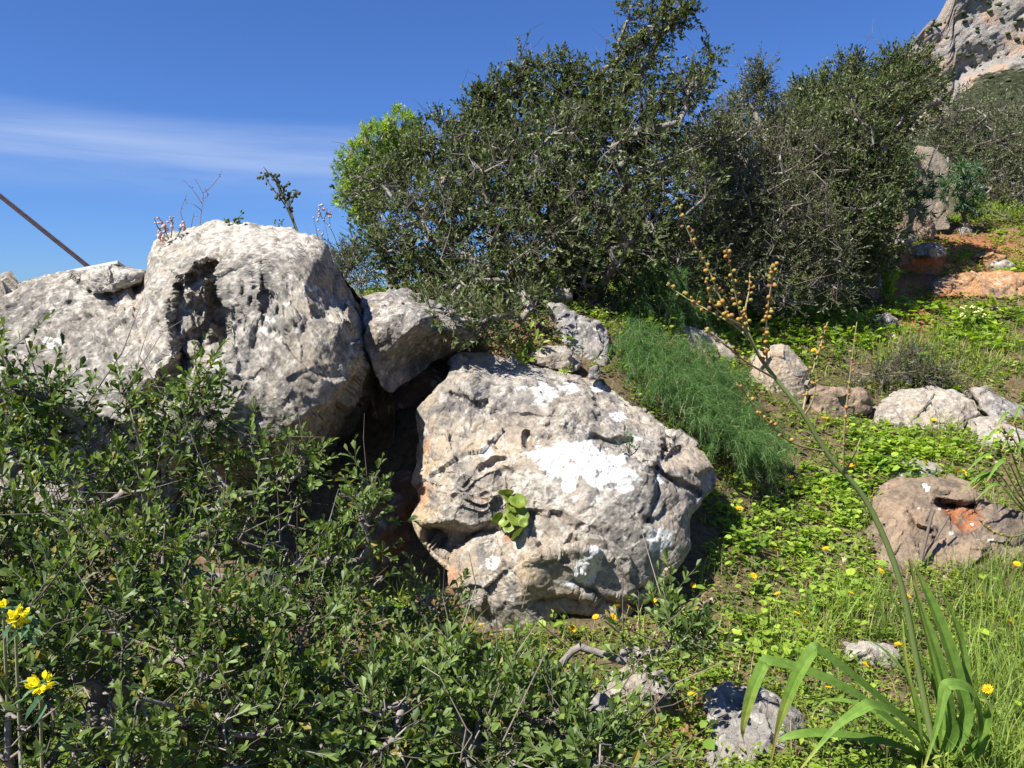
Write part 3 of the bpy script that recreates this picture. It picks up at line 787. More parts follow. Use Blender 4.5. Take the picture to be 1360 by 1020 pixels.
rk('pale stone perched behind the orange slab near the edge', [(1300, 340), (1318, 335), (1340, 340), (1340, 350), (1310, 354)], 6.0, M_orange, edge=.03, seed=23, n=24)
rk('small pale stone by the foot of the leaning post', [(1272, 304), (1284, 298), (1294, 304), (1292, 314), (1274, 314)], 6.6, M_pale, edge=.03, seed=24, n=24)
rk('flat pale chip on the red soil', [(1188, 402), (1204, 398), (1218, 401), (1214, 407), (1192, 408)], 5.5, M_pale, edge=.02, thick=.08, seed=25, n=20, disp=.006, facet=.01)
rk('grey stone sunk in grass below the red soil', [(1162, 424), (1178, 416), (1194, 424), (1196, 436), (1172, 440)], 5.1, M_grey, seed=26, n=30)
rk('white stone in the grass behind the broad strap leaves', [(1128, 866), (1148, 860), (1176, 862), (1194, 872), (1188, 890), (1160, 900), (1132, 890)], 2.32, M_pale, edge=.05, seed=27, thick=.12, marks=lambda x, y: {'pale': .6 + 0 * x}, disp=.01, facet=.02)
rk('smooth grey rock under the drooping strap leaves', [(946, 1000), (960, 970), (990, 948), (1030, 934), (1062, 948), (1070, 965), (1050, 985), (1010, 1010), (985, 1050), (945, 1055)], 1.9, M_grey, thick=.2, n=44, seed=28, depth=tilt((1010, 980), 1.88, .03, .2), facet=.02)
rk('small orange stone lying by the brown stump of rock', [(900, 985), (906, 968), (915, 963), (922, 976), (924, 996), (910, 1002), (900, 996)], 1.9, M_orange, edge=.02, thick=.05, n=24, seed=29, disp=.004, facet=.008, marks=lambda x, y: {'tan': 1 + 0 * x})
rk('brown upright chunk of rock beside the shrub branch', [(868, 925), (885, 925), (898, 945), (908, 965), (902, 975), (885, 962), (870, 945)], 1.92, M_brown, edge=.03, thick=.1, n=30, seed=30, disp=.006, facet=.012)
rk('pale rock behind the end of the shrub branch', [(798, 920), (820, 905), (850, 900), (880, 905), (900, 920), (880, 945), (850, 975), (810, 960)], 2.02, M_pale, edge=.05, thick=.15, n=44, seed=31)
rk('grey rock low down under the shrub twigs', [(770, 965), (800, 945), (830, 960), (850, 1000), (820, 1030), (780, 1010)], 1.86, M_grey, edge=.05, thick=.12, n=36, seed=32)
rk('small pale stone at the foot of the lichened boulder', [(926, 806), (936, 800), (944, 806), (942, 818), (928, 820)], 2.5, M_pale, edge=.02, thick=.05, n=20, seed=33, disp=.004, facet=.008)
rk('small pale stone at the foot of the brown rock', [(1165, 684), (1180, 678), (1188, 686), (1184, 698), (1168, 698)], 2.85, M_pale, edge=.02, thick=.06, n=20, seed=34, disp=.004, facet=.008)
rk('loose block seated in the notch of the huge boulder', [(108, 372), (112, 358), (130, 353), (160, 356), (187, 362), (186, 372), (150, 384), (126, 388), (114, 382)], 3.0, M_left, False, edge=.05, thick=.2, n=44, seed=35, marks=lambda x, y: {'pale': 1.2 + 0 * x, 'tan': .3 + 0 * x}, facet=.015)
for i, (px, py, r_, lb) in enumerate([(395, 895, 16, 'larger pinkish stone under the near shrub'), (380, 905, 9, 'smaller pinkish stone touching the larger pinkish one'), (560, 918, 12, 'larger orange stone showing between creeping shrub twigs'),
                                      (590, 905, 8, 'smaller orange stone next to the larger orange one'), (665, 960, 11, 'pale stone under the near shrub twigs')]):
    q, ok = on_ground([px], [py])
    pts = [(px + r_ * a, py + r_ * b * .75) for a, b in ((-1, .2), (-.6, -.7), (.2, -1), (.9, -.4), (1, .4), (.3, 1), (-.6, .9))]
    rk(lb, pts, float(q[0, 1]) - .01, M_orange, edge=.02, thick=.05, n=20, seed=40 + i, disp=.005, facet=.01, group='stones under the near shrubs')
# ---------------------------------------------------------------- where rocks stand (so that no grass grows through them)
bpy.context.view_layer.update()
_res = 0.02; _ox, _oy = -3.0, 0.5
rockmask = np.zeros((420, 420), bool)
for o in list(COL.objects):
    if o.get('category') in ('rock', 'boulder') and o.type == 'MESH':
        co = np.empty(len(o.data.vertices) * 3, np.float32); o.data.vertices.foreach_get('co', co)
        w = co.reshape(-1, 3) + np.array(o.location)
        w = w[w[:, 2] > ground_h(w[:, 0], w[:, 1]) + 0.012]
        i = ((w[:, 0] - _ox) / _res).astype(int); j = ((w[:, 1] - _oy) / _res).astype(int)
        k = (i >= 0) & (i < 420) & (j >= 0) & (j < 420)
        rockmask[i[k], j[k]] = True
def in_rock(p):
    i = np.clip(((p[:, 0] - _ox) / _res).astype(int), 0, 419); j = np.clip(((p[:, 1] - _oy) / _res).astype(int), 0, 419)
    return rockmask[i, j]

# ---------------------------------------------------------------- leaves
def unit(v): return v / (np.linalg.norm(v, axis=-1, keepdims=True) + 1e-12)
T_FAR = (np.array([[0, 0, 0], [-.5, .5, .10], [0, 1, -.06], [.5, .5, .10]]), np.array([[0, 3, 2], [0, 2, 1]]))
T_OBO = (np.array([[0, 0, 0], [-.30, .38, .07], [0, .38, 0], [.30, .38, .07], [-.5, .74, .06], [0, .74, -.03], [.5, .74, .06], [0, 1, -.08]]),
         np.array([[0, 2, 1], [0, 3, 2], [1, 2, 5], [1, 5, 4], [2, 3, 6], [2, 6, 5], [4, 5, 7], [5, 6, 7]]))
T_OVAL = (np.array([[0, 0, 0], [-.42, .30, .08], [0, .30, 0], [.42, .30, .08], [-.42, .68, .05], [0, .68, -.03], [.42, .68, .05], [0, 1, -.1]]), T_OBO[1])
T_LANCE = (np.array([[0, 0, 0], [-.5, .35, .08], [0, .45, -.02], [.5, .35, .08], [0, 1, -.12]]), np.array([[0, 2, 1], [0, 3, 2], [1, 2, 4], [2, 3, 4]]))
_ph = np.arange(8) * np.pi / 4
T_DISC = (np.concatenate([[[0, .5, -.10]], np.stack([.5 * np.cos(_ph), .5 + .5 * np.sin(_ph), .05 * np.cos(2 * _ph)], -1)]), np.array([[0, 1 + k, 1 + (k + 1) % 8] for k in range(8)]))
def leaf_verts(o, d, ref, L, W, T):
    d = unit(d); s = unit(np.cross(d, ref)); n = np.cross(s, d)
    tv, tf = T
    v = o[:, None] + L[:, None, None] * tv[None, :, 1:2] * d[:, None] + W[:, None, None] * tv[None, :, 0:1] * s[:, None] + L[:, None, None] * tv[None, :, 2:3] * n[:, None]
    f = tf[None] + (np.arange(len(o)) * len(tv))[:, None, None]
    return v.reshape(-1, 3), f.reshape(-1, 3)

def sprigs(O, D, L, m, leaf_l, leaf_w, T, rg, up=0.35, spread=0.9, start=0.12):
    """leafy shoots: returns leaf arrays and the stems (A, B, ra, rb)"""
    N = len(O); D = unit(D)
    t = np.linspace(start, 1, m)[None] + rg.normal(0, .03, (N, m))
    ref = unit(np.cross(D, rg.normal(size=(N, 3)))); b = np.cross(D, ref)
    az = (np.arange(m) * 2.4)[None] + rg.uniform(0, 6.28, (N, 1)) + rg.normal(0, .3, (N, m))
    rad = np.cos(az)[..., None] * ref[:, None] + np.sin(az)[..., None] * b[:, None]
    bend = unit(rg.normal(size=(N, 3)) + [0, 0, .4]) * (0.18 * L)[:, None]
    pos = O[:, None] + (t * L[:, None])[..., None] * D[:, None] + (t ** 2)[..., None] * bend[:, None]
    tipk = np.clip(t, 0, 1) ** 2
    d = rad * (spread * (1 - .55 * tipk))[..., None] + D[:, None] * (.55 + .6 * tipk)[..., None] + rg.normal(0, .22, (N, m, 3)) + [0, 0, up * .5]
    refv = D[:, None] + [0, 0, up] + SUN * .25 + rg.normal(0, .45, (N, m, 3))
    s = rg.uniform(.5, 1.25, (N, m)) * (1 - .3 * (np.clip(t, 0, 1) > .93))
    k = rg.random((N, m)) < .93
    lv = leaf_verts(pos[k], d[k], refv[k], leaf_l * s[k], leaf_w * s[k] * rg.uniform(.8, 1.15, k.sum()), T)
    mid = O + .5 * L[:, None] * D + .25 * bend; end = O + L[:, None] * D + bend
    if len(tvf := T[0]) == 4: return lv, (O, end)
    return lv, (np.concatenate([O, mid]), np.concatenate([mid, end]))

def frusta(A, B, ra, rb, k=4):
    d = unit(B - A); h = np.where(np.abs(d[:, 2:3]) < .9, [[0, 0, 1.]], [[1., 0, 0]])
    X = unit(np.cross(d, h)); Z = np.cross(d, X)
    a = np.arange(k) * 2 * np.pi / k
    ring = np.cos(a)[None, :, None] * X[:, None] + np.sin(a)[None, :, None] * Z[:, None]
    v = np.concatenate([A[:, None] + ring * np.asarray(ra)[:, None, None], B[:, None] + ring * np.asarray(rb)[:, None, None]], 1)
    j = np.arange(k); j2 = (j + 1) % k
    q = np.stack([j, j2, k + j2, k + j], -1)[None] + (np.arange(len(A)) * 2 * k)[:, None, None]
    return v.reshape(-1, 3), q.reshape(-1, 4)

def grow(base, att, rg, step=0.10, jit=0.25, bias=0.12, trunk=None):
    pos = [np.asarray(base, float)]; par = [-1]; ln = [0.0]
    if trunk is not None:
        for q in trunk: pos.append(np.asarray(q, float)); par.append(len(pos) - 2); ln.append(ln[-1] + np.linalg.norm(pos[-1] - pos[-2]))
    att = att[np.argsort(np.linalg.norm(att - pos[0], axis=1))]
    ends = []
    for A in att:
        Pn = np.array(pos); dist = np.linalg.norm(Pn - A, axis=1)
        j = int(np.argmin(dist + bias * np.array(ln)))
        D = dist[j]
        if D < .02: continue
        n = max(1, int(D / step)); cur = j
        bendv = rg.normal(size=3) * D * .16 + np.array([0, 0, .08 * D])
        for i in range(1, n + 1):
            t = i / n
            q = Pn[j] * (1 - t) + A * t + bendv * 4 * t * (1 - t) * .5 + (rg.normal(size=3) * step * jit if i < n else 0)
            pos.append(q); par.append(cur); ln.append(ln[cur] + np.linalg.norm(q - pos[cur])); cur = len(pos) - 1
        ends.append(cur)
    return np.array(pos), np.array(par), ends

BARK = NT('grey_bark')
_b = BARK.noise(BARK.pos((30, 30, 30)), 1.0, 4, .7)
bark_mat = BARK.fin(BARK.ramp(_b, [(0.3, (.12, .10, .085)), (0.7, (.34, .31, .27))]), .9, BARK.bump(_b, .6, .004), .15)
TW = NT('dry_twig'); twig_mat = TW.fin(TW.ramp(TW.island(), [(0.0, (.075, .06, .048)), (0.75, (.16, .135, .11)), (1.0, (.32, .29, .245))]), .85, None, .2)
YT = NT('young_stem'); stem_mat = YT.fin(YT.ramp(YT.island(), [(0.0, (.17, .19, .08)), (1.0, (.34, .34, .20))]), .7, None, .25)

def px_r(r, Y): return r * Y / FPX

def bush(name, label, cat, base, lobes, n_att, n_spr, leaf, T, mat, rg, spr_len=(.06, .12), m=10, shell=.5, r0=.0022, pw=.45, dead=0, trunk=None, step=.10, twigmat=None, group=None, up=.35, spread=.9,
         out=.9, extra=None, flower=None, stem_k=.0012, gap=None):
    """lobes: (px, py, Y, radius px); tips lie on and inside the lobes"""
    base = np.asarray(base, float)
    C = np.array([P(l[0], l[1], l[2]) for l in lobes]); Rr = np.array([px_r(l[3], l[2]) for l in lobes])
    wgt = np.array([l[4] if len(l) > 4 else 1.0 for l in lobes]) * Rr ** 2; wgt /= wgt.sum()
    def sample(n, lo):
        i = rg.choice(len(C), n, p=wgt); d = unit(rg.normal(size=(n, 3)))
        r = (lo + (1.04 - lo) * rg.random(n) ** .7)
        q = C[i] + d * (Rr[i] * r)[:, None] * [1, 1.0, 1]
        q = q + .12 * Rr[i][:, None] * np.stack([fbm(q * 5, 2), fbm(q * 5 + 30, 2), fbm(q * 5 + 60, 2)], -1)
        return q, d, i
    att, _, _ = sample(n_att, .15)
    att = np.concatenate([C, att])
    if extra is not None: att = np.concatenate([att, extra])
    gz = ground_h(att[:, 0], att[:, 1]); att[:, 2] = np.maximum(att[:, 2], gz + .04)
    pos, par, ends = grow(base, att, rg, step, trunk=trunk)
    O, D, li = sample(n_spr, shell)
    if extra is not None:
        kk = rg.integers(0, len(extra), int(len(extra) * 2.2)); O = np.concatenate([O, extra[kk] + rg.normal(0, .02, (len(kk), 3))]); D = np.concatenate([D, unit(rg.normal(size=(len(kk), 3)) + [0, 0, 1])])
    ok = O[:, 2] > ground_h(O[:, 0], O[:, 1]) + .03
    if gap is not None: ok &= rg.random(len(O)) < .06 + .94 * sstep(gap[1], gap[2], fbm(O * gap[0] + 5, 3))
    O, D = O[ok], D[ok]
    # connect every shoot to the nearest limb node
    near = np.zeros(len(O), int)
    for a in range(0, len(O), 400):
        near[a:a + 400] = np.argmin(((O[a:a + 400, None] - pos[None]) ** 2).sum(-1), 1)
    cnt = np.bincount(near, minlength=len(pos)).astype(float) + .3
    for i in range(len(pos) - 1, 0, -1): cnt[par[i]] += cnt[i]
    rad = r0 * cnt ** pw; rad = np.minimum(rad, rad[0])
    i = np.arange(1, len(pos))
    root = empty(name, base, label, cat, group)
    rb_ = np.minimum(rad[i], rad[par[i]])
    v, q = frusta(pos[par[i]], pos[i] + unit(pos[i] - pos[par[i]]) * (rb_ * .5)[:, None], np.minimum(rad[par[i]], rad[i] * 1.35), rad[i], 6)
    link('trunk', mesh_np('trunk', v - base, None, q, True, None, [bark_mat]), root)
    # twigs
    A = pos[near]; mid = (A + O) / 2 + rg.normal(0, .012, A.shape); Ln = rg.uniform(*spr_len, len(O))
    dirs = unit(unit(O - A) * .6 + D * out + [0, 0, up] + rg.normal(0, .45, O.shape))
    (lv, lf), (sa, sb) = sprigs(O, dirs, Ln, m, leaf[0], leaf[1], T, rg, up, spread)
    N = len(O)
    if len(T[0]) == 4:
        TA = [A, sa]; TB = [O, sb]; ra = [np.full(N, stem_k * 1.6), np.full(N, stem_k)]; rb2 = [np.full(N, stem_k), np.full(N, stem_k * .6)]
    else:
        TA = [A, mid, sa]; TB = [mid, O, sb]
        ra = [np.full(N, stem_k * 1.6), np.full(N, stem_k * 1.3), np.full(len(sa), stem_k)]; rb2 = [np.full(N, stem_k * 1.3), np.full(N, stem_k), np.full(len(sa), stem_k * .6)]
    if dead:
        k = rg.integers(0, len(pos), dead); L2 = rg.uniform(.05, .2, dead); dd = unit(rg.normal(size=(dead, 3)) + [0, 0, .2])
        q0 = pos[k]; q1 = q0 + dd * L2[:, None]; q2 = q1 + unit(dd + rg.normal(0, .5, dd.shape)) * (L2 * .6)[:, None]
        TA += [q0, q1]; TB += [q1, q2]; ra += [np.full(dead, stem_k * 1.7), np.full(dead, stem_k * 1.2)]; rb2 += [np.full(dead, stem_k * 1.2), np.full(dead, stem_k * .5)]
    v, q = frusta(np.concatenate(TA), np.concatenate(TB), np.concatenate(ra), np.concatenate(rb2), 3)
    tag(link('twigs', mesh_np('twigs', v - base, None, q, True, None, [twigmat or twig_mat]), root), kind='stuff')
    tag(link('crown', mesh_np('crown', lv - base, lf, None, False, None, [mat]), root), kind='stuff')
    if flower is not None:
        sel = rg.random(len(O)) < flower[0]; ends_ = O[sel] + dirs[sel] * Ln[sel][:, None]
        kf = flower[2]; oo = np.repeat(ends_, kf, 0) + rg.normal(0, .012, (len(ends_) * kf, 3))
        v, f = leaf_verts(oo, unit(rg.normal(size=oo.shape) + [0, 0, .8]), rg.normal(size=oo.shape), np.full(len(oo), flower[3]), np.full(len(oo), flower[3]), T_OVAL)
        tag(link('flowers', mesh_np('flowers', v - base, f, None, False, None, [flower[1]]), root), kind='stuff')
    return root

L_oak = leaf_mat('evergreen_leaf', (.030, .048, .016), (.066, .094, .030), (.135, .165, .058), .20, .46, .28, old=(.20, .15, .06))
L_wiry = leaf_mat('greygreen_leaf', (.042, .058, .024), (.088, .108, .044), (.165, .18, .085), .18, .42, .4)
L_olive = leaf_mat('near_leaf', (.034, .062, .017), (.080, .132, .032), (.17, .235, .056), .28, .46, .3, old=(.34, .26, .06))
L_spurge = leaf_mat('spurge_leaf', (.09, .17, .03), (.16, .28, .04), (.30, .40, .06), .32, .5, .3)
L_blue = leaf_mat('bluegreen_leaf', (.035, .085, .045), (.065, .14, .065), (.11, .19, .09), .22, .5, .3)
L_herb = leaf_mat('herb_leaf', (.065, .112, .02), (.14, .215, .03), (.26, .33, .045), .34, .5, .3)
L_lime = leaf_mat('lime_herb_leaf', (.10, .19, .03), (.18, .30, .04), (.33, .43, .055), .38, .5, .3)  # leaf colour brighter and yellower than the low herbs
L_grass = leaf_mat('grass_blade', (.08, .14, .025), (.15, .24, .04), (.27, .34, .07), .34, .5, .3)
L_dry = leaf_mat('dry_litter', (.16, .09, .045), (.30, .19, .10), (.46, .34, .20), .15, .8, .1)
L_fen = leaf_mat('feathery_leaf', (.032, .085, .022), (.062, .145, .032), (.12, .22, .055), .22, .5, .3)
L_yel = leaf_mat('yellow_petal', (.75, .50, .01), (.85, .66, .015), (.90, .78, .03), .35, .6, .2, glow=1.0)

# ---------------------------------------------------------------- the tall evergreen bush and its neighbours
def gbase(px, py, Y):
    q = P(px, py, Y); q = q.copy(); q[2] = ground_hn(np.array([q[0]]), np.array([q[1]]))[0] - .02; return q
main_lobes = [(500, 255, 4.4, 42), (545, 240, 4.5, 48), (560, 305, 4.2, 70), (515, 335, 4.2, 42), (600, 220, 4.5, 56), (640, 190, 4.6, 52), (650, 260, 4.3, 80), (630, 350, 4.0, 62), (560, 370, 4.1, 40), (700, 160, 4.7, 52), (720, 225, 4.4, 80), (720, 310, 4.1, 85), (690, 385, 3.95, 45),
              (770, 165, 4.6, 54), (800, 220, 4.4, 80), (810, 320, 4.2, 80), (840, 150, 4.6, 56), (880, 175, 4.6, 52), (850, 80, 4.6, 26, 1.4), (868, 40, 4.6, 24, 1.5), (896, 25, 4.6, 20, 1.5), (915, 115, 4.5, 22, 1.3), (890, 255, 4.4, 60), (880, 340, 4.4, 60), (760, 385, 4.2, 40),
              (600, 395, 4.0, 35), (650, 410, 4.0, 30), (830, 395, 4.3, 40), (900, 395, 4.4, 35)]
main_lobes += [(600, 424, 3.05, 20, 1.4), (640, 430, 3.1, 20, 1.4), (572, 412, 3.15, 16, 1.2), (665, 420, 3.3, 24), (625, 408, 3.4, 26), (700, 415, 3.5, 28), (585, 400, 3.5, 24)]
main_lobes += [(x, y, 4.6, r_, 2.2) for x, y, r_ in ((560, 184, 14), (590, 166, 14), (585, 192, 16), (625, 142, 12), (640, 134, 12), (660, 122, 14), (690, 95, 14), (698, 78, 9), (722, 85, 12), (745, 90, 12), (700, 115, 20), (770, 98, 14), (800, 100, 16), (826, 62, 10), (836, 25, 9), (840, 8, 8), (868, 14, 13), (905, 4, 12), (922, 12, 8), (946, 72, 9), (936, 92, 10), (926, 110, 12), (830, 95, 18), (790, 130, 20), (745, 125, 20), (655, 145, 18), (615, 160, 16))]
b0 = gbase(745, 425, 4.35)
bush('evergreen_bush', 'tall dark evergreen bush with tangled grey branches above the lichened boulder', 'bush', b0, main_lobes, 850, 9000, (.027, .0155), T_FAR, L_oak, np.random.default_rng(21),
     (.05, .10), 10, .25, .0016, .46, dead=800, gap=(4.5, -.75, -.1), trunk=[P(748, 405, 4.35), P(760, 380, 4.35), P(775, 350, 4.4)])
wiry_lobes = [(940, 215, 5.3, 55), (940, 195, 5.0, 30), (960, 185, 5.4, 36), (1000, 140, 5.5, 28), (985, 180, 5.4, 38), (1000, 230, 5.2, 64), (1030, 170, 5.5, 34), (1005, 108, 5.5, 12, 2), (985, 135, 5.5, 10, 2), (960, 150, 5.4, 10, 2), (1015, 125, 5.5, 10, 2), (960, 290, 5.0, 65), (1030, 290, 5.0, 75), (930, 340, 4.9, 50), (1010, 350, 4.9, 55), (1075, 330, 5.0, 55), (1060, 220, 5.3, 60), (1010, 95, 5.5, 14), (960, 375, 4.8, 35), (1040, 385, 4.8, 35), (1100, 375, 4.9, 35)]
bush('wiry_bush', 'grey green wiry bush full of bare twigs beside the tall evergreen', 'bush', gbase(1005, 400, 5.15), wiry_lobes, 700, 6500, (.026, .0095), T_FAR, L_wiry, np.random.default_rng(22), (.05, .11), 10, .2, .0016, .44, dead=700, gap=(4.0, -.7, -.05))
dense_lobes = [(1075, 165, 5.9, 42), (1105, 142, 6.0, 34), (1135, 124, 6.0, 28), (1140, 165, 5.8, 56), (1180, 116, 6.0, 24), (1128, 84, 6.0, 11, 2), (1145, 95, 6.0, 10, 2), (1185, 82, 6.0, 11, 2), (1195, 94, 6.0, 11, 2), (1095, 112, 6.0, 12, 2), (1062, 125, 6.0, 12, 2), (1205, 72, 6.1, 8, 2), (1180, 145, 5.9, 44), (1212, 90, 6.1, 18), (1100, 210, 5.6, 70), (1145, 220, 5.6, 56), (1120, 290, 5.4, 60), (1150, 330, 5.5, 42), (1155, 285, 5.6, 28), (1218, 122, 6.1, 30), (1060, 190, 5.8, 40)]
bush('leafy_bush', 'dense leafy bush shading the leaning stone post', 'bush', gbase(1150, 362, 5.75), dense_lobes, 650, 6500, (.030, .016), T_FAR, L_oak, np.random.default_rng(23), (.06, .12), 10, .25, .0017, .45, dead=1000)
right_lobes = [(1270, 165, 8.4, 42), (1310, 200, 8.2, 45), (1350, 215, 8.2, 50), (1300, 250, 8.0, 40), (1350, 275, 7.8, 38), (1400, 250, 8.0, 60), (1260, 210, 8.5, 40), (1330, 150, 8.8, 26, .6), (1390, 180, 8.6, 45), (1235, 230, 8.6, 30)]
bush('scrub_bush', 'sprawling grey green scrub beyond the leaning stone post', 'bush', gbase(1320, 300, 8.3), right_lobes, 320, 3000, (.034, .014), T_FAR, L_wiry, np.random.default_rng(24), (.07, .16), 10, .3, .0025, .44, dead=900)
low_lobes = [(1300, 285, 7.6, 18), (1335, 290, 7.4, 16), (1280, 292, 7.6, 10), (1365, 300, 7.3, 20)]
bush('low_herb', 'low bright green herb growing right of the post foot', 'plant', gbase(1310, 300, 7.5), low_lobes, 30, 420, (.03, .012), T_FAR, L_herb, np.random.default_rng(25), (.05, .1), 10, .2, .001, .4, twigmat=stem_mat)
sp_lobes = [(530, 175, 5.0, 24), (505, 190, 5.0, 24), (480, 210, 5.0, 22), (468, 232, 4.95, 20), (470, 262, 4.9, 20), (490, 240, 5.0, 26), (545, 190, 5.05, 20), (485, 280, 4.9, 16), (520, 215, 5.1, 25)]
bush('tree_spurge', 'bright green spurge bush with yellowish tips at the edge of the evergreen', 'bush', gbase(530, 410, 5.0), sp_lobes, 60, 900, (.034, .0072), T_LANCE, L_spurge, np.random.default_rng(26), (.02, .045), 16, .55, .0022, .42, twigmat=stem_mat, spread=1.3,
     flower=(.22, leaf_mat('spurge_bract', (.35, .38, .03), (.48, .48, .04), (.6, .55, .05), .3, .6, .2), 5, .012))
for (bx, by, bY, lob, lb) in ((1215, 300, 6.7, [(1205, 225, 6.6, 20), (1190, 245, 6.5, 20), (1222, 245, 6.5, 18), (1180, 262, 6.5, 14), (1200, 275, 6.55, 16), (1225, 272, 6.5, 14)], 'blue green spurge shrub in shade before the leaning post'),
                              (1285, 295, 7.3, [(1270, 232, 7.0, 16), (1282, 228, 7.0, 14), (1292, 240, 7.1, 14), (1262, 250, 6.95, 10), (1280, 262, 7.05, 14), (1292, 275, 7.1, 12)], 'sunlit blue green spurge shrub touching the edge of the post')):
    bush('spurge_shrub', lb, 'shrub', gbase(bx, by, bY), lob, 14, 90, (.062, .012), T_LANCE, L_blue, np.random.default_rng(27), (.03, .06), 18, .5, .0035, .4, twigmat=stem_mat, spread=1.3, group='blue green spurge shrubs by the post')
gr_lobes = [(462, 360, 4.3, 20), (480, 375, 4.2, 16), (450, 345, 4.4, 14), (470, 340, 4.4, 14)]
bush('heath_shrub', 'small fine leaved shrub in the angle behind the huge boulder', 'shrub', gbase(470, 405, 4.35), gr_lobes, 30, 260, (.02, .006), T_FAR, L_wiry, np.random.default_rng(28), (.05, .1), 10, .2, .0014, .4, dead=80)
dry_lobes = [(1200, 490, 4.5, 22), (1228, 500, 4.4, 18), (1165, 508, 4.4, 18), (1135, 518, 4.35, 14), (1255, 505, 4.4, 14), (1215, 470, 4.5, 10)]
bush('low_shrub', 'low dark fine leaved shrub spreading behind the pale rounded rock', 'shrub', gbase(1205, 522, 4.45), dry_lobes, 60, 420, (.02, .006), T_FAR, L_oak, np.random.default_rng(29), (.05, .1), 12, .1, .0016, .42, dead=160)

# ---------------------------------------------------------------- near shrub (left foreground and along the bottom)
near_lobes = [(10, 545, 2.0, 34), (50, 585, 2.0, 48), (0, 620, 1.9, 55), (120, 610, 2.05, 46), (170, 575, 2.1, 34), (215, 560, 2.15, 26), (255, 600, 2.1, 30), (100, 680, 1.85, 72), (200, 665, 1.95, 66), (290, 670, 2.0, 42), (345, 640, 2.15, 28), (385, 640, 2.1, 24), (330, 700, 1.95, 40), (372, 705, 2.0, 28),
              (0, 750, 1.7, 85), (120, 770, 1.65, 80), (230, 765, 1.75, 74), (330, 775, 1.8, 58), (400, 745, 1.95, 32), (455, 790, 1.95, 26), (410, 815, 1.85, 40), (470, 830, 1.9, 24),
              (40, 890, 1.45, 85), (160, 880, 1.5, 85), (270, 870, 1.55, 80), (370, 880, 1.6, 66), (450, 880, 1.7, 46), (60, 985, 1.3, 95), (190, 975, 1.35, 95), (310, 975, 1.4, 85), (420, 970, 1.5, 75), (500, 940, 1.6, 46), (-60, 710, 1.7, 85), (-60, 880, 1.4, 95), (-30, 580, 1.95, 45)]
near_lobes += [(x, y, Y, r_, 2.0) for x, y, Y, r_ in ((4, 470, 1.9, 10), (12, 490, 1.9, 12), (20, 515, 1.9, 14), (60, 530, 1.95, 16), (105, 560, 2.0, 16), (165, 520, 2.05, 12), (180, 540, 2.05, 16), (215, 520, 2.1, 12), (262, 500, 2.1, 9), (268, 525, 2.1, 12), (266, 552, 2.1, 14), (335, 585, 2.1, 13), (350, 605, 2.1, 14), (392, 590, 2.1, 9), (400, 612, 2.1, 13), (395, 660, 2.05, 16), (495, 640, 2.05, 9), (490, 662, 2.05, 11), (455, 655, 2.05, 9), (470, 668, 2.05, 12), (486, 690, 2.0, 13), (492, 722, 2.0, 13), (478, 745, 2.0, 14), (500, 775, 1.95, 14), (445, 705, 2.05, 12), (440, 740, 2.0, 14), (600, 795, 2.15, 10), (585, 812, 2.1, 12), (560, 800, 2.15, 12), (530, 815, 2.1, 14), (545, 835, 2.05, 14), (560, 822, 2.3, 14), (592, 832, 2.3, 14), (575, 795, 2.4, 10), (612, 846, 2.3, 13), (630, 856, 2.3, 10))]
bN = gbase(190, 900, 1.95)
bush('near_shrub', 'sprawling small leaved evergreen shrub spread before the huge boulder', 'shrub', bN, near_lobes, 560, 3900, (.026, .013), T_OBO, L_olive, np.random.default_rng(31), (.04, .13), 11, .3, .0014, .42, dead=160, gap=(6.0, -.2, .25), step=.07, stem_k=.0011)
bot_lobes = [(560, 840, 2.0, 18), (590, 870, 1.9, 20), (560, 925, 1.7, 45), (620, 915, 1.75, 34), (680, 930, 1.7, 38), (740, 935, 1.7, 36), (790, 915, 1.75, 28), (610, 960, 1.55, 60), (700, 970, 1.55, 60), (780, 970, 1.55, 55), (520, 980, 1.45, 60), (850, 870, 1.85, 26), (890, 860, 1.85, 26), (925, 855, 1.85, 22), (950, 848, 1.88, 14), (888, 800, 1.9, 16, 1.2), (890, 830, 1.9, 16), (835, 1000, 1.5, 40), (760, 865, 1.85, 14), (650, 1020, 1.4, 70), (780, 1030, 1.4, 60)]
bush('creeping_shrub', 'low creeping small leaved shrub reaching toward the strap leaved plant', 'shrub', gbase(640, 960, 1.85), bot_lobes, 170, 1050, (.028, .014), T_OBO, L_olive, np.random.default_rng(32), (.05, .10), 11, .2, .0015, .43, dead=80, gap=(7.0, -.1, .4), step=.07, stem_k=.0011)
# ---------------------------------------------------------------- ground cover
rg = np.random.default_rng(77)
def scatter(n, power=1.6, x0=-3.0, x1=5.6, y0=1.25, y1=8.5):
    """random ground points, thinning with distance"""
    n = int(n * 1.2); k = int(n * 10); y = rg.uniform(y0, y1, k); x = rg.uniform(x0, x1, k)
    keep = rg.random(k) < (y0 / y) ** power
    keep &= np.abs(x) < 0.98 * y + .4
    x, y = x[keep][:n], y[keep][:n]
    p = drop(x, y)
    return p[~in_rock(p)]
def gpix(p): return to_px(p)

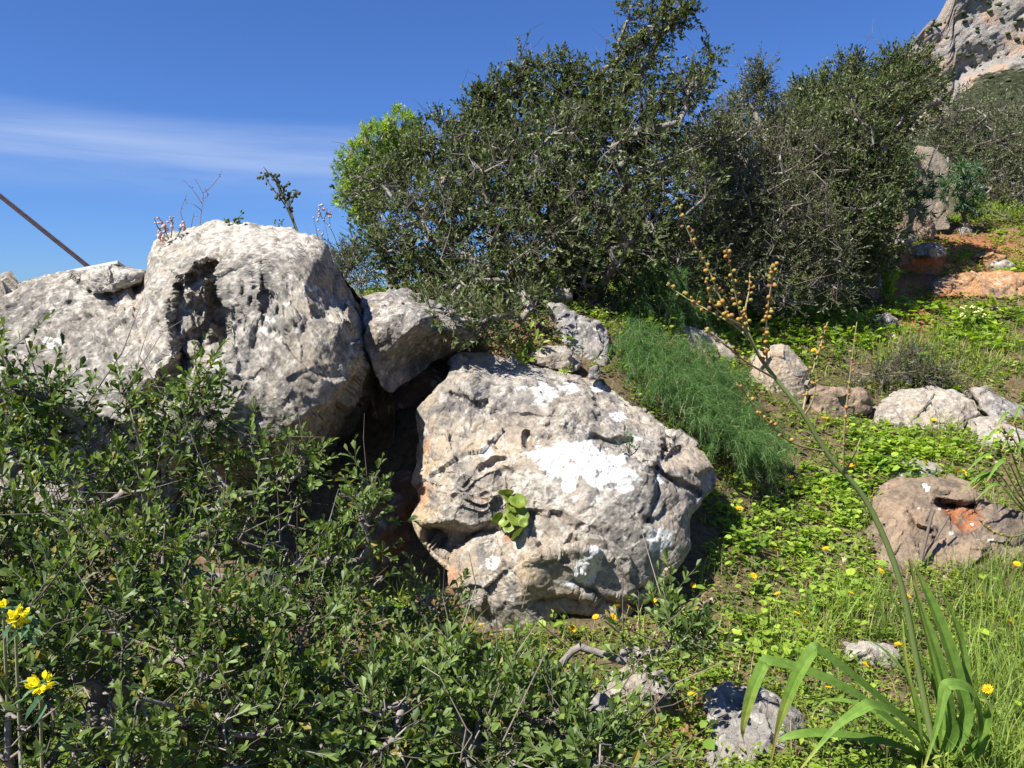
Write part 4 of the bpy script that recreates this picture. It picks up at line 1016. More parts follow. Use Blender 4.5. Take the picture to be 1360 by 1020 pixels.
# bands of vegetation on the slope, in terms of where they grow
def tall_grass(p):
    x, y = gpix(p)
    return np.clip(1.2 * blob(x, y, 1330, 900, 75, 190) + 1.0 * blob(x, y, 1250, 570, 50, 25) + .8 * blob(x, y, 1250, 470, 160, 45) + .5 * blob(x, y, 1080, 860, 110, 60) + .5 * blob(x, y, 900, 780, 60, 40) + .6 * blob(x, y, 1150, 830, 60, 60) + .4 * blob(x, y, 700, 850, 150, 25) + .5 * blob(x, y, 1180, 700, 40, 40) + 1.1 * blob(x, y, 570, 808, 70, 42), 0, 1)
def litter(p):
    x, y = gpix(p)
    return np.clip(.65 * blob(x, y, 1030, 775, 90, 20) + .9 * blob(x, y, 960, 900, 60, 50) + 1.0 * blob(x, y, 1205, 395, 42, 45) + .6 * blob(x, y, 1300, 335, 60, 25) + 1.0 * blob(x, y, 1290, 412, 60, 10) + .8 * blob(x, y, 760, 860, 110, 22) + .5 * blob(x, y, 900, 830, 60, 40) + .5 * blob(x, y, 1150, 940, 70, 30) + 1.2 * blob(x, y, 690, 455, 90, 30), 0, 1)
def lime(p):
    x, y = gpix(p)
    return np.clip(1.2 * blob(x, y, 1060, 435, 110, 40) + 1.1 * blob(x, y, 1060, 690, 90, 45) + 1.0 * blob(x, y, 1200, 600, 90, 32) + .9 * blob(x, y, 1290, 430, 70, 30) + .8 * blob(x, y, 1150, 660, 70, 40) + .4 * blob(x, y, 950, 720, 40, 40) + .35 * blob(x, y, 1020, 780, 130, 50) + .35 * blob(x, y, 1000, 870, 110, 50) + .7 * blob(x, y, 570, 805, 60, 40), 0, 1)

def blades(p, h, w, lean, segs=2):
    n = len(p); az = rg.uniform(0, 6.28, n); d = np.stack([np.cos(az), np.sin(az), np.zeros(n)], -1)
    side = np.stack([-np.sin(az + rg.normal(0, .5, n)), np.cos(az), np.zeros(n)], -1)
    V = []
    for k, t in enumerate(np.linspace(0, 1, segs + 1)):
        c = p + np.array([0, 0, 1.]) * (h * t * (1 - .25 * lean * t))[:, None] + d * (h * lean * t * t)[:, None]
        ww = w * (1 - t) ** .7 * .5
        if k < segs: V += [c - side * ww[:, None], c + side * ww[:, None]]
        else: V += [c]
    m = 2 * segs + 1
    v = np.stack(V, 1).reshape(-1, 3)
    q = np.concatenate([np.array([[2 * k, 2 * k + 1, 2 * k + 3, 2 * k + 2] for k in range(segs - 1)]).reshape(-1, 4)[None] + (np.arange(n) * m)[:, None, None]]).reshape(-1, 4)
    t_ = np.array([[2 * segs - 2, 2 * segs - 1, 2 * segs]])[None] + (np.arange(n) * m)[:, None, None]
    return v, t_.reshape(-1, 3), q

p = scatter(110000); tg_ = tall_grass(p)
k = rg.random(len(p)) < (.16 + .95 * tg_) * (1 - .75 * litter(p)); p = p[k]; tg_ = tg_[k]
h = rg.uniform(.03, .085, len(p)) + tg_ * rg.uniform(.0, .13, len(p)); far = np.clip(p[:, 1] / 3, 1, 2.2)
v, t_, q = blades(p, h, rg.uniform(.0022, .0042, len(p)) * far, rg.uniform(.1, .9, len(p)), 3)
tag(link('grass', mesh_np('grass', v, t_, q, False, None, [L_grass])), 'fresh green grass blades growing between the rocks', 'grass', None, 'stuff')
p = scatter(9000); k = rg.random(len(p)) < .25 + .75 * np.maximum(litter(p), .5 * tall_grass(p)); p = p[k]
v, t_, q = blades(p, rg.uniform(.03, .12, len(p)), rg.uniform(.0015, .003, len(p)) * np.clip(p[:, 1] / 3, 1, 2), rg.uniform(.2, 1.4, len(p)), 3)
tag(link('dry_grass', mesh_np('dry_grass', v, t_, q, False, None, [L_dry])), 'dry straw coloured grass stalks among the green', 'grass', None, 'stuff')

def herbs(name, label, p, nl, size, wid, hgt, T, mat):
    n = len(p); m = nl
    az = rg.uniform(0, 6.28, (n, m)); hh = rg.uniform(.2, 1, (n, m)) * (hgt * rg.uniform(.5, 1.2, n))[:, None]
    r = rg.uniform(.0, .5, (n, m)) * (hgt * .9)[:, None] + .004
    d = np.stack([np.cos(az), np.sin(az), rg.uniform(-.15, .7, (n, m))], -1)
    o = p[:, None] + np.stack([np.cos(az) * r, np.sin(az) * r, hh], -1)
    ref = np.array([0, 0, 1.]) + rg.normal(0, .35, (n, m, 3))
    s = size[:, None] * rg.uniform(.6, 1.2, (n, m))
    v, f = leaf_verts(o.reshape(-1, 3), d.reshape(-1, 3), ref.reshape(-1, 3), s.ravel(), s.ravel() * wid, T)
    # stems
    A = np.repeat(p, m, 0); B = o.reshape(-1, 3)
    sel = rg.random(len(A)) < .07
    sv, sq = frusta(A[sel], B[sel], np.full(sel.sum(), .0009), np.full(sel.sum(), .0006), 3)
    V = np.concatenate([v, sv])
    return tag(link(name, mesh_np(name, V, f, sq + len(v), False, None, [mat])), label, 'ground cover', None, 'stuff')

p = scatter(27000); k = rg.random(len(p)) < .98 * (1 - .45 * litter(p)) * (.75 + .25 * sstep(-.3, .3, fbm(p * [2, 2, 0], 3))); p = p[k]
sc_ = np.clip(p[:, 1] / 3, 1, 1.9)
herbs('low_herbs', 'low mixed green herbs covering the slope', p, 8, rg.uniform(.012, .024, len(p)) * sc_, .5, rg.uniform(.02, .07, len(p)), T_FAR, L_herb)
p = scatter(14000); k = rg.random(len(p)) < lime(p) * 1.1 + .03; p = p[k]
herbs('leafy_herbs', 'broad leaved lime green herbs in patches', p, 9, rg.uniform(.018, .036, len(p)) * np.clip(p[:, 1] / 3.2, 1, 1.6), .8, rg.uniform(.03, .09, len(p)), T_OVAL, L_lime)
p = scatter(2600); k = rg.random(len(p)) < .02 + lime(p) * .7; p = p[k]
herbs('round_leaf_herbs', 'round leaved plants spreading among the rocks', p, 6, rg.uniform(.02, .034, len(p)), 1.0, rg.uniform(.02, .06, len(p)), T_DISC, L_lime)
p = scatter(45000); k = rg.random(len(p)) < .18 + .88 * litter(p); p = p[k]; n = len(p)
v, f = leaf_verts(p + [0, 0, .006] + rg.normal(0, .003, (n, 3)), np.stack([rg.normal(size=n), rg.normal(size=n), rg.normal(0, .25, n)], -1), np.array([0, 0, 1.]) + rg.normal(0, .4, (n, 3)), rg.uniform(.006, .020, n), rg.uniform(.003, .010, n), T_FAR)
tag(link('leaf_litter', mesh_np('leaf_litter', v, f, None, False, None, [L_dry])), 'brown dead leaves scattered on the bare soil', 'leaf litter', None, 'stuff')

# pebbles on bare soil
pb = scatter(1100); pb = pb[rg.random(len(pb)) < .15 + .85 * litter(pb)]
mb = MB()
d_, q_ = cube_sphere(3)
for c in pb:
    s = rg.uniform(.005, .016) * (1 + .5 * (c[1] > 4)); vv = d_ * s * rg.uniform(.6, 1.2, 3) * (1 + rg.normal(0, .12, (len(d_), 1)))
    mb.add(vv + c, q_)
PB = NT('pebble'); pebble_mat = PB.fin(PB.ramp(PB.island(), [(0, (.20, .11, .07)), (.5, (.36, .27, .20)), (1, (.55, .50, .44))]), .9, PB.bump(PB.noise(PB.pos(), 120, 3), .5, .004), .1)
tag(link('pebbles', mb.mesh('pebbles', [pebble_mat], True)), 'small pale and reddish pebbles on the soil', 'pebbles', None, 'stuff')

# ---------------------------------------------------------------- yellow field flowers
fm = MB()
for kx in range(13):
    a = kx * 2 * math.pi / 13
    v, f = leaf_verts(np.array([[math.cos(a) * .002, math.sin(a) * .002, 0]]), np.array([[math.cos(a), math.sin(a), .30]]), np.array([[0, 0, 1.]]), np.array([.0085]), np.array([.0042]), T_OVAL)
    fm.add(v, None, f, .5)
fm.sphere((0, 0, .0012), .0034, 0.0, 5, (1, 1, .6))
fst = MB(); fst.tube([(0, 0, -.07), (.004, .002, -.035), (0, 0, 0)], [.0010, .0009, .0012], 5)
FL = NT('yellow_flower')
flow_mat = FL.fin(FL.mix(FL.attr('tone'), (.80, .36, .01), (.90, .62, .01)), .6, None, .2); FL.translucent((.9, .62, .02), .25)
head_me = fm.mesh('flower_head', [flow_mat], False); stem_me = fst.mesh('stem', [stem_mat], True)
FLW = [(970, 645), (999, 652), (1050, 645), (1096, 652), (912, 716), (981, 690), (1032, 744), (1096, 741), (1169, 772), (1129, 799), (1032, 807), (1057, 832), (1066, 845), (1205, 807), (1341, 837), (1193, 872), (1214, 902), (887, 775), (920, 793), (898, 827), (864, 790), (968, 838),
       (941, 877), (919, 944), (835, 825), (818, 818), (805, 825), (814, 836), (791, 835), (686, 830), (555, 865), (551, 876), (848, 768), (1280, 632), (1271, 637), (1228, 624), (1242, 646), (1206, 655), (945, 843), (855, 908), (1234, 963), (1100, 931), (1095, 560), (1130, 625), (1000, 775), (1150, 905),
       (870, 812), (905, 855), (760, 848), (640, 848), (1320, 700), (1350, 760), (1240, 562), (1300, 800), (1310, 940), (1180, 470), (1080, 470), (1330, 470)]
fp, ok = on_ground([a for a, b in FLW], [b + 10 for a, b in FLW])
for i, c in enumerate(fp):
    if not ok[i]: continue
    h = .05 + .02 * rg.random()
    fo = empty('marigold', (c[0], c[1], c[2]), 'small yellow marigold flower standing in the grass', 'flower', 'yellow marigolds dotted over the slope')
    s = rg.uniform(.95, 1.45) * (1.0 if c[1] < 3 else 1.35)
    hd = link('flower_head', head_me, fo, (0, 0, h)); hd.scale = (s, s, s); hd.rotation_euler = (rg.normal(0.45, .25), rg.normal(-.1, .25), rg.uniform(0, 6))
    st = link('stem', stem_me, fo, (0, 0, h)); st.rotation_euler = (rg.normal(0, .1), rg.normal(0, .1), rg.uniform(0, 6))

# ---------------------------------------------------------------- strap leaved plant with the fruiting stalk
def spline(pts, n):
    pts = np.asarray(pts, float); m = len(pts)
    t = np.linspace(0, m - 1, n); i = np.clip(t.astype(int), 0, m - 2); u = (t - i)[:, None]
    p0 = pts[np.maximum(i - 1, 0)]; p1 = pts[i]; p2 = pts[i + 1]; p3 = pts[np.minimum(i + 2, m - 1)]
    return .5 * (2 * p1 + (p2 - p0) * u + (2 * p0 - 5 * p1 + 4 * p2 - p3) * u ** 2 + (3 * p1 - p0 - 3 * p2 + p3) * u ** 3)

SL = NT('strap_leaf')
_sc = SL.ramp(SL.attr('tone'), [(0.0, (.10, .19, .035)), (.55, (.17, .28, .05)), (.80, (.30, .33, .08)), (.90, (.48, .33, .14)), (1.0, (.42, .24, .12))])
_sn = SL.noise(SL.pos((1, 1, 1)), 60, 3)
_sc = SL.mix(1.0, _sc, SL.ramp(_sn, [(.3, (.70, .76, .68)), (.7, (1.15, 1.12, 1.05))]), 'MULTIPLY')
_sb = SL.noise(SL.pos(), 190, 3)
_sc = SL.mix(SL.ramp(_sb, [(.66, 0.0), (.74, .7)]), _sc, (.26, .19, .08))
_cx = SL.n.new('ShaderNodeCombineXYZ'); SL.l.new(SL.math('MULTIPLY', SL.attr('across'), 9.0), _cx.inputs[0]); SL.l.new(SL.math('MULTIPLY', SL.attr('along'), 2.5), _cx.inputs[1])
_vn = SL.noise(_cx.outputs[0], 1.0, 4, .7)
_sc = SL.mix(1.0, _sc, SL.ramp(_vn, [(.32, (.66, .72, .66)), (.5, (1., 1., 1.)), (.68, (1.25, 1.2, 1.15))]), 'MULTIPLY')
strap_mat = SL.fin(_sc, .55, SL.bump(_vn, .35, .002), .22); SL.translucent(SL.mix(1.0, _sc, (1.6, 1.7, .6), 'MULTIPLY'), .22)
def strap(root, base, pts, width, twist=0.0, tip=0.6, taper=1.0, fold=.30, face=(0, -.5, .85), tone0=0.0):
    """pts: (px, py, Y); a channelled ribbon with thickness"""
    c = spline(np.array([P(*q) for q in pts]), 5 * len(pts)); n = len(c)
    t = np.linspace(0, 1, n); tg = unit(np.gradient(c, axis=0))
    ref = np.asarray(face, float)[None] + twist * t[:, None] * np.array([[1, 0, 0]])
    s = unit(np.cross(tg, ref)); nr = np.cross(s, tg)
    w = width * .44 * np.clip((1.02 - t) * 3.2, 0, 1) ** taper * (.75 + .25 * np.sin(np.pi * np.clip(t * 1.2, 0, 1)))
    L_ = c - s * w[:, None] + nr * (w * fold)[:, None]; R_ = c + s * w[:, None] + nr * (w * fold)[:, None]
    v = np.concatenate([np.stack([L_, c], 1).reshape(-1, 3), np.stack([c, R_], 1).reshape(-1, 3)])
    i = np.arange(n - 1) * 2; q0 = np.stack([i, i + 1, i + 3, i + 2], -1); q = np.concatenate([q0, q0 + 2 * n])
    tone = np.repeat(np.where(t < tip, tone0 + .55 * t / max(tip, .01), .6 + .4 * (t - tip) / (1.001 - tip)) if tip < 1 else tone0 + .5 * t, 2)
    tone = np.concatenate([tone, tone])
    one = np.ones(n); acr = np.concatenate([np.stack([-one, 0 * one], 1).ravel(), np.stack([0 * one, one], 1).ravel()])
    return link('leaf', mesh_np('leaf', v - base, None, q, True, {'tone': np.clip(tone, 0, 1), 'across': acr, 'along': np.concatenate([np.repeat(t, 2)] * 2)}, [strap_mat]), root)

sb_, _ = on_ground([1245], [1025]); sbase = sb_[0]; Ys = sbase[1]
asph = empty('asphodel', sbase, 'tall strap leaved plant with an arching branched stalk of orange fruit', 'plant')
B = (1245, 1025, Ys)
for pts, w, kw in (
    ([B, (1212, 983, Ys - .02), (1140, 925, Ys - .06), (1075, 893, Ys - .08), (1024, 879, Ys - .10), (1014, 884, Ys - .10), (1000, 915, Ys - .10), (990, 950, Ys - .09), (986, 975, Ys - .08), (990, 994, Ys - .06)], .029, dict(tip=.66)),
    ([B, (1230, 982, Ys - .04), (1182, 940, Ys - .10), (1130, 896, Ys - .14), (1090, 866, Ys - .16), (1080, 864, Ys - .16), (1058, 900, Ys - .15), (1040, 945, Ys - .13), (1031, 975, Ys - .11), (1022, 1022, Ys - .09)], .030, dict(tip=.72)),
    ([B, (1225, 985, Ys - .06), (1190, 950, Ys - .12), (1160, 937, Ys - .16), (1146, 941, Ys - .17), (1108, 968, Ys - .19), (1058, 1028, Ys - .20)], .029, dict(tip=.9)),
    ([B, (1195, 992, Ys - .10), (1130, 978, Ys - .15), (1080, 974, Ys - .18), (1042, 980, Ys - .19), (1034, 990, Ys - .18)], .022, dict(tip=.9)),
    ([B, (1252, 950, Ys + .02), (1240, 880, Ys + .03), (1222, 810, Ys + .03), (1207, 742, Ys + .02)], .022, dict(tip=.9, taper=.35, tone0=.25)),
    ([B, (1280, 960, Ys - .02), (1272, 905, Ys - .02), (1252, 840, Ys - .01), (1226, 778, Ys), (1212, 748, Ys)], .040, dict(tip=.9, tone0=.05)),
    ([B, (1262, 960, Ys - .04), (1252, 895, Ys - .05), (1232, 830, Ys - .04), (1212, 770, Ys - .03)], .026, dict(tip=.9)),
    ([(1252, 1025, Ys - .03), (1228, 1000, Ys - .10), (1216, 940, Ys - .11), (1203, 880, Ys - .11), (1198, 822, Ys - .10)], .013, dict(tip=.9, taper=.4, tone0=.3)),
    ([(1255, 1025, Ys), (1296, 990, Ys - .10), (1298, 945, Ys - .13), (1286, 916, Ys - .14), (1264, 910, Ys - .15), (1254, 918, Ys - .15), (1244, 965, Ys - .16), (1224, 1030, Ys - .17)], .030, dict(tip=.9)),
    ([(1260, 1025, Ys), (1296, 1000, Ys - .05), (1308, 960, Ys - .06), (1312, 936, Ys - .07), (1298, 928, Ys - .07)], .026, dict(tip=.9, tone0=.2)),
    ([B, (1250, 960, Ys + .05), (1236, 900, Ys + .06), (1206, 850, Ys + .06), (1188, 800, Ys + .05), (1150, 760, Ys + .04)], .016, dict(tip=.9)),
    ([B, (1275, 985, Ys + .03), (1284, 930, Ys + .04), (1280, 870, Ys + .05), (1262, 810, Ys + .05), (1240, 772, Ys + .05)], .024, dict(tip=.9)),
    ([B, (1215, 1000, Ys + .05), (1180, 960, Ys + .08), (1140, 935, Ys + .10), (1100, 930, Ys + .10), (1085, 940, Ys + .10)], .014, dict(tip=.9)),
    ([B, (1230, 960, Ys + .07), (1205, 900, Ys + .09), (1170, 860, Ys + .10), (1130, 840, Ys + .10)], .010, dict(tip=.9))):
    strap(asph, sbase, pts, w, **kw)

ST = NT('flower_stalk')
stalk_mat = ST.fin(ST.ramp(ST.attr('tone'), [(0, (.15, .20, .06)), (.5, (.22, .24, .10)), (1, (.36, .27, .15))]), .6, None, .3)
FR = NT('ripe_fruit')
_oi = FR.n.new('ShaderNodeObjectInfo').outputs['Random']
fruit_mat = FR.fin(FR.ramp(_oi, [(0, (.13, .15, .035)), (.35, (.29, .22, .045)), (.7, (.36, .20, .045)), (.9, (.33, .13, .04)), (1, (.14, .09, .05))]), .55, None, .25)
fmesh = MB(); fmesh.sphere((0, 0, 0), 1.0, 0, 5, (1, 1, 1.08)); fmesh.tube([(0, 0, -1.6), (0, 0, -.8)], [.12, .16], 4); fruit_me = fmesh.mesh('fruit', [fruit_mat], True)
fruits = []
def stalk_branch(mbd, base, root, pts, r0, r1, tone0, tone1, fr=None, n=26):
    c = spline(np.array([P(*q) for q in pts]), n)
    mbd.tube(c, np.linspace(r0, r1, n), 7, tone0)
    if fr:
        t0, t1, cnt, size = fr
        for j in range(cnt):
            t = t0 + (t1 - t0) * (j + rg.uniform(-.3, .3)) / cnt; t = min(max(t, 0), 1)
            q = np.array([np.interp(t, np.linspace(0, 1, n), c[:, k]) for k in range(3)])
            d = unit(rg.normal(size=3) + np.array([0, -.25, .35])); s = size * (rg.uniform(.8, 1.12) if rg.random() < .8 else rg.uniform(.35, .6)) * (1 - .25 * t)
            f = link('fruit', fruit_me, root, q + d * s * 1.7 - base); fruits.append(f); f.scale = (s * rg.uniform(.85, 1.05), s * rg.uniform(.85, 1.05), s)
            f.rotation_euler = Vector(d).to_track_quat('Z', 'Y').to_euler()
sm = MB(); Yk = Ys
stalk_branch(sm, sbase, asph, [(1245, 1020, Yk), (1222, 900, Yk), (1195, 770, Yk - .02), (1152, 668, Yk - .03), (1100, 604, Yk - .04), (1066, 548, Yk - .05), (1032, 505, Yk - .05), (1008, 472, Yk - .05), (993, 440, Yk - .05)], .0074, .0034, 0, .3, None, 50)
for pts, fr in (([(993, 440, Yk - .05), (966, 415, Yk - .06), (940, 355, Yk - .07), (915, 310, Yk - .08), (897, 262, Yk - .09)], (.08, 1, 42, .0052)),
                ([(1000, 455, Yk - .05), (975, 432, Yk - .02), (940, 412, Yk), (912, 396, Yk + .01), (885, 378, Yk + .02)], (.25, 1, 20, .0052)),
                ([(1004, 466, Yk - .05), (985, 425, Yk - .1), (974, 375, Yk - .13), (965, 328, Yk - .15)], (.25, 1, 22, .0050)),
                ([(996, 447, Yk - .05), (990, 415, Yk - .03), (995, 385, Yk - .02), (996, 362, Yk - .02)], (.2, 1, 18, .0050)),
                ([(1020, 490, Yk - .05), (1017, 450, Yk - .08), (1021, 400, Yk - .1), (1030, 348, Yk - .12)], (.15, 1, 40, .0052)),
                ([(1030, 503, Yk - .05), (990, 480, Yk - .12), (960, 455, Yk - .15), (936, 436, Yk - .17)], (.3, 1, 16, .0050)),
                ([(1066, 548, Yk - .05), (1074, 510, Yk - .02), (1088, 465, Yk), (1099, 428, Yk + .01)], (.2, 1, 20, .0042)),
                ([(1120, 628, Yk - .04), (1122, 565, Yk - .08), (1130, 490, Yk - .1), (1138, 428, Yk - .12)], (.1, 1, 20, .0042)),
                ([(1097, 600, Yk - .04), (1050, 587, Yk - .1), (1010, 550, Yk - .13), (978, 508, Yk - .15)], (.35, 1, 16, .0048)),
                ([(985, 432, Yk - .05), (962, 420, Yk - .1), (945, 400, Yk - .14), (938, 372, Yk - .16)], (.3, 1, 18, .0048)),
                ([(1122, 625, Yk - .04), (1134, 605, Yk - .05), (1143, 582, Yk - .05)], None),
                ([(1068, 552, Yk - .05), (1080, 530, Yk - .07), (1084, 500, Yk - .08)], (.3, 1, 6, .0042))):
    stalk_branch(sm, sbase, asph, pts, .0024, .0009, .75, 1, fr, 18)
so = link('stalk', sm.mesh('stalk', [stalk_mat], True, sbase), asph)
for f in fruits: f.parent = so
fruits = []
# withered wisps at a spike tip
wm = MB()
for a, b in (((966, 330), (958, 322)), ((966, 330), (974, 324)), ((968, 334), (960, 335))):
    wm.tube([P(*a, Yk - .15), P((a[0] + b[0]) / 2, (a[1] + b[1]) / 2 - 3, Yk - .155), P(*b, Yk - .16)], [.001, .0008, .0004], 4)
link('withered_tip', wm.mesh('withered_tip', [twig_mat], True, sbase), asph)

# second strap leaved plant at the right edge
b2, _ = on_ground([1385], [700]); b2 = b2[0]; Y2 = b2[1]
as2 = empty('asphodel', b2, 'dark strap leaved plant beside the rounded brown rock', 'plant')
B2 = (1385, 700, Y2)
for k_, (ex, ey, w) in enumerate(((1290, 650, .022), (1275, 655, .022), (1300, 600, .02), (1285, 625, .024), (1320, 575, .02), (1310, 640, .026), (1345, 565, .02), (1370, 560, .02), (1330, 600, .022), (1295, 665, .018), (1400, 560, .022), (1450, 590, .022), (1465, 640, .022), (1350, 610, .024))):
    my = min(ey, 690) - 22 - 3 * (k_ % 3)
    strap(as2, b2, [B2, ((1385 * 2 + ex) / 3, (700 + my) / 2 + 4, Y2 - .03), ((1385 + ex * 2) / 3, my, Y2 - .06 - .01 * k_), (ex, ey, Y2 - .10 - .008 * k_)], w, tip=.9 if k_ % 4 else .8, tone0=-.0)
s2 = MB()
stalk_branch(s2, b2, as2, [(1385, 695, Y2), (1372, 640, Y2 - .1), (1350, 590, Y2 - .15), (1330, 568, Y2 - .18)], .004, .0015, 0, .4, (.4, 1, 22, .006), 20)
stalk_branch(s2, b2, as2, [(1385, 695, Y2), (1350, 712, Y2 - .16), (1318, 706, Y2 - .2), (1300, 690, Y2 - .22)], .004, .0015, 0, .4, (.4, 1, 18, .0055), 20)
so = link('stalk', s2.mesh('stalk', [stalk_mat], True, b2), as2)
for f in fruits: f.parent = so

# ---------------------------------------------------------------- feathery fennel like plants
def feathery(name, label, poly, Yf, plumes, per, rgx, mat=L_fen, base=None, flow=(.10, -.35, .50), ln=(.07, .14)):
    """fronds: each a drooping axis set with fine branching threads"""
    poly = np.asarray(poly, float); lo, hi = poly.min(0), poly.max(0)
    q = rgx.uniform(lo, hi, (plumes * 6, 2)); q = q[poly_sd(q[:, 0], q[:, 1], poly) < 0][:plumes]
    n = len(q); base = np.asarray(base)
    o = P(q[:, 0], q[:, 1], Yf(q[:, 0], q[:, 1]) + .02)
    L_ = rgx.uniform(*ln, n)
    d = unit(np.asarray(flow) + rgx.normal(0, .8, (n, 3)))
    drp = rgx.uniform(.2, .9, n)
    def axis_pt(t): return o[:, None] + d[:, None] * (L_[:, None] * t)[..., None] - np.array([0, 0, 1.]) * (drp[:, None] * L_[:, None] * .7 * t ** 2)[..., None] + np.array([0, 0, .05]) * (4 * t * (1 - t))[..., None]
    t = rgx.random((n, per)) ** .8
    c = axis_pt(t); tg = unit(axis_pt(np.minimum(t + .05, 1.05)) - c)
    dd = unit(tg * .9 + unit(rgx.normal(size=(n, per, 3))) * .85)
    fl = (L_[:, None] * (.55 - .33 * t) * rgx.uniform(.5, 1.1, (n, per))); N = n * per
    c = c.reshape(-1, 3); dd = dd.reshape(-1, 3); fl = fl.ravel(); w_ = rgx.uniform(.0007, .0015, N)
    side = unit(np.cross(dd, rgx.normal(size=(N, 3)))); bend = rgx.normal(0, .2, (N, 3)) - [0, 0, .25]
    V = []
    for tt in (0, 1):
        cc = c + dd * (fl * tt)[:, None] + bend * (fl * tt * tt)[:, None]; ww = (w_ * (1 - .6 * tt) * .5)[:, None]
        V += [cc - side * ww, cc + side * ww]
    v = np.stack(V, 1).reshape(-1, 3)
    qd = np.array([[0, 1, 3, 2]])[None] + (np.arange(N) * 4)[:, None, None]
    root = empty(name, base, label, 'plant', 'feathery green plants beside the lichened boulder')
    tag(link('foliage', mesh_np('foliage', v - base, None, qd.reshape(-1, 4), False, None, [mat]), root), kind='stuff')
    mbs = MB(); ax = axis_pt(np.broadcast_to(np.linspace(0, 1, 6), (n, 6)))
    for k in range(n):
        mbs.tube(ax[k], np.linspace(.0016, .0006, 6), 3, cap=False)
        if k % 6 == 0: mbs.tube(spline([base, (base + o[k]) / 2 + [0, 0, .04], o[k]], 7), np.linspace(.004, .002, 7), 4)
    link('stems', mbs.mesh('stems', [stem_mat], True, base), root)
    return root
fen1 = [(812, 480), (818, 452), (850, 445), (900, 462), (945, 480), (980, 515), (1000, 555), (1030, 590), (1050, 615), (1020, 625), (985, 622), (958, 605), (940, 590), (905, 560), (872, 530), (845, 512)]
fY = rbf_fit([(810, 450), (860, 440), (820, 500), (880, 560), (950, 620), (960, 470), (1000, 520), (1050, 600), (1100, 650), (1000, 650), (920, 520)], [3.62, 3.85, 3.35, 3.0, 2.98, 3.95, 3.75, 3.35, 3.05, 2.98, 3.45], .001)
feathery('feathery_plant', 'thick mound of soft feathery green foliage spilling over the lichened boulder', fen1, fY, 480, 120, np.random.default_rng(51), base=gbase(960, 560, 3.5))
fen2 = [(835, 420), (845, 380), (870, 355), (905, 360), (925, 390), (935, 430), (900, 450), (850, 440)]
feathery('feathery_plant', 'smaller feathery green plant in the shade under the bush', fen2, lambda x, y: 4.15 + 0 * x, 60, 170, np.random.default_rng(52), base=gbase(880, 430, 4.2), flow=(.1, -.3, .4))

# ---------------------------------------------------------------- pennywort and little plants on the boulder
PW = NT('pennywort_leaf')
pw_c = PW.ramp(PW.noise(PW.pos(), 60, 3), [(.3, (.13, .20, .025)), (.7, (.23, .29, .04))])
PW.fin(pw_c, .45, None, .4); pw_mat = PW.translucent(PW.mix(1.0, pw_c, (1.2, 1.2, .6), 'MULTIPLY'), .2)
def mid_Y(px, py): return float(_mf(np.array(px, float), np.array(py, float)))
pb_ = P(676, 712, mid_Y(676, 712) + .02)
pw = empty('pennywort', pb_, 'clump of round yellow green pennywort leaves in a crack of the boulder', 'plant')
dm = MB(); rr = [0, .35, .7, .93, 1.0]; zz = [-.22, -.12, .0, .05, .02]
dv = [[0, 0, -.25]]; K = 18
for r_, z_ in zip(rr[1:], zz[1:]):
    for j in range(K):
        a = j * 2 * math.pi / K; s_ = 1 + (.05 * math.cos(a * 6) if r_ > .9 else 0); dv.append([r_ * s_ * math.cos(a), r_ * s_ * math.sin(a), z_ + .05 * math.sin(2 * a + 1) * r_])
dt = [[0, 1 + j, 1 + (j + 1) % K] for j in range(K)]; dq = [[1 + i * K + j, 1 + (i + 1) * K + j, 1 + (i + 1) * K + (j + 1) % K, 1 + i * K + (j + 1) % K] for i in range(3) for j in range(K)]
dm.add(dv, dq, dt); disc_me = dm.mesh('leaf', [pw_mat], True)
pst = MB()
for (x, y, r_, rx, rz) in ((672, 654, 8, -.6, .2), (676, 662, 6, -.5, -.5), (688, 665, 9, -.7, -.3), (687, 684, 12, -.9, .1), (661, 688, 7, -1.2, .5), (669, 691, 7, -1.0, .2), (687, 709, 9, -.9, -.2), (676, 700, 6, -.8, .3), (680, 674, 7, -.7, .1), (695, 694, 5, -1.0, -.6), (674, 682, 6, -.9, 0)):
    Yy = mid_Y(x, y) - .055; c = P(x, y, Yy)
    f = link('leaf', disc_me, pw, c - pb_); s = px_r(r_ * 1.35, Yy); f.scale = (s, s, s); f.rotation_euler = (-rx, rz, rg.uniform(0, 6))
    pst.tube(spline([pb_ + [0, .02, 0], (pb_ + c) / 2 + [0, -.015, -.012], c + [0, .003, -.002]], 6), [.0016] * 6, 5)
link('stems', pst.mesh('stems', [stem_mat], True, pb_), pw)
def small_plant(name, label, base, tips, leaf, T, mat, m=8, rs=1, sl=(.02, .05)):
    rgx = np.random.default_rng(rs); base = np.asarray(base); tips = np.asarray(tips)
    root = empty(name, base, label, 'plant')
    st = MB()
    for t in tips: st.tube(spline([base, (base + t) / 2 + rgx.normal(0, .006, 3), t], 6), np.linspace(.0022, .001, 6), 5)
    link('stems', st.mesh('stems', [stem_mat], True, base), root)
    O = np.concatenate([base + (tips - base) * .35, base + (tips - base) * .75]); D = unit(np.concatenate([tips - base] * 2) + rgx.normal(0, .02, O.shape))
    (v, f), _ = sprigs(O, D, rgx.uniform(*sl, len(O)), m, leaf[0], leaf[1], T, rgx, .3, 1.1)
    tag(link('foliage', mesh_np('foliage', v - base, f, None, False, None, [mat]), root), kind='stuff')
    return root
yb = mid_Y(835, 605)
small_plant('seedling', 'small leafy seedling rooted in the crack of the lichened boulder', P(836, 606, yb - .02), [P(828, 568, yb - .10), P(840, 575, yb - .1), P(850, 588, yb - .09), P(826, 590, yb - .1)], (.02, .008), T_LANCE, L_blue, 7, 61)
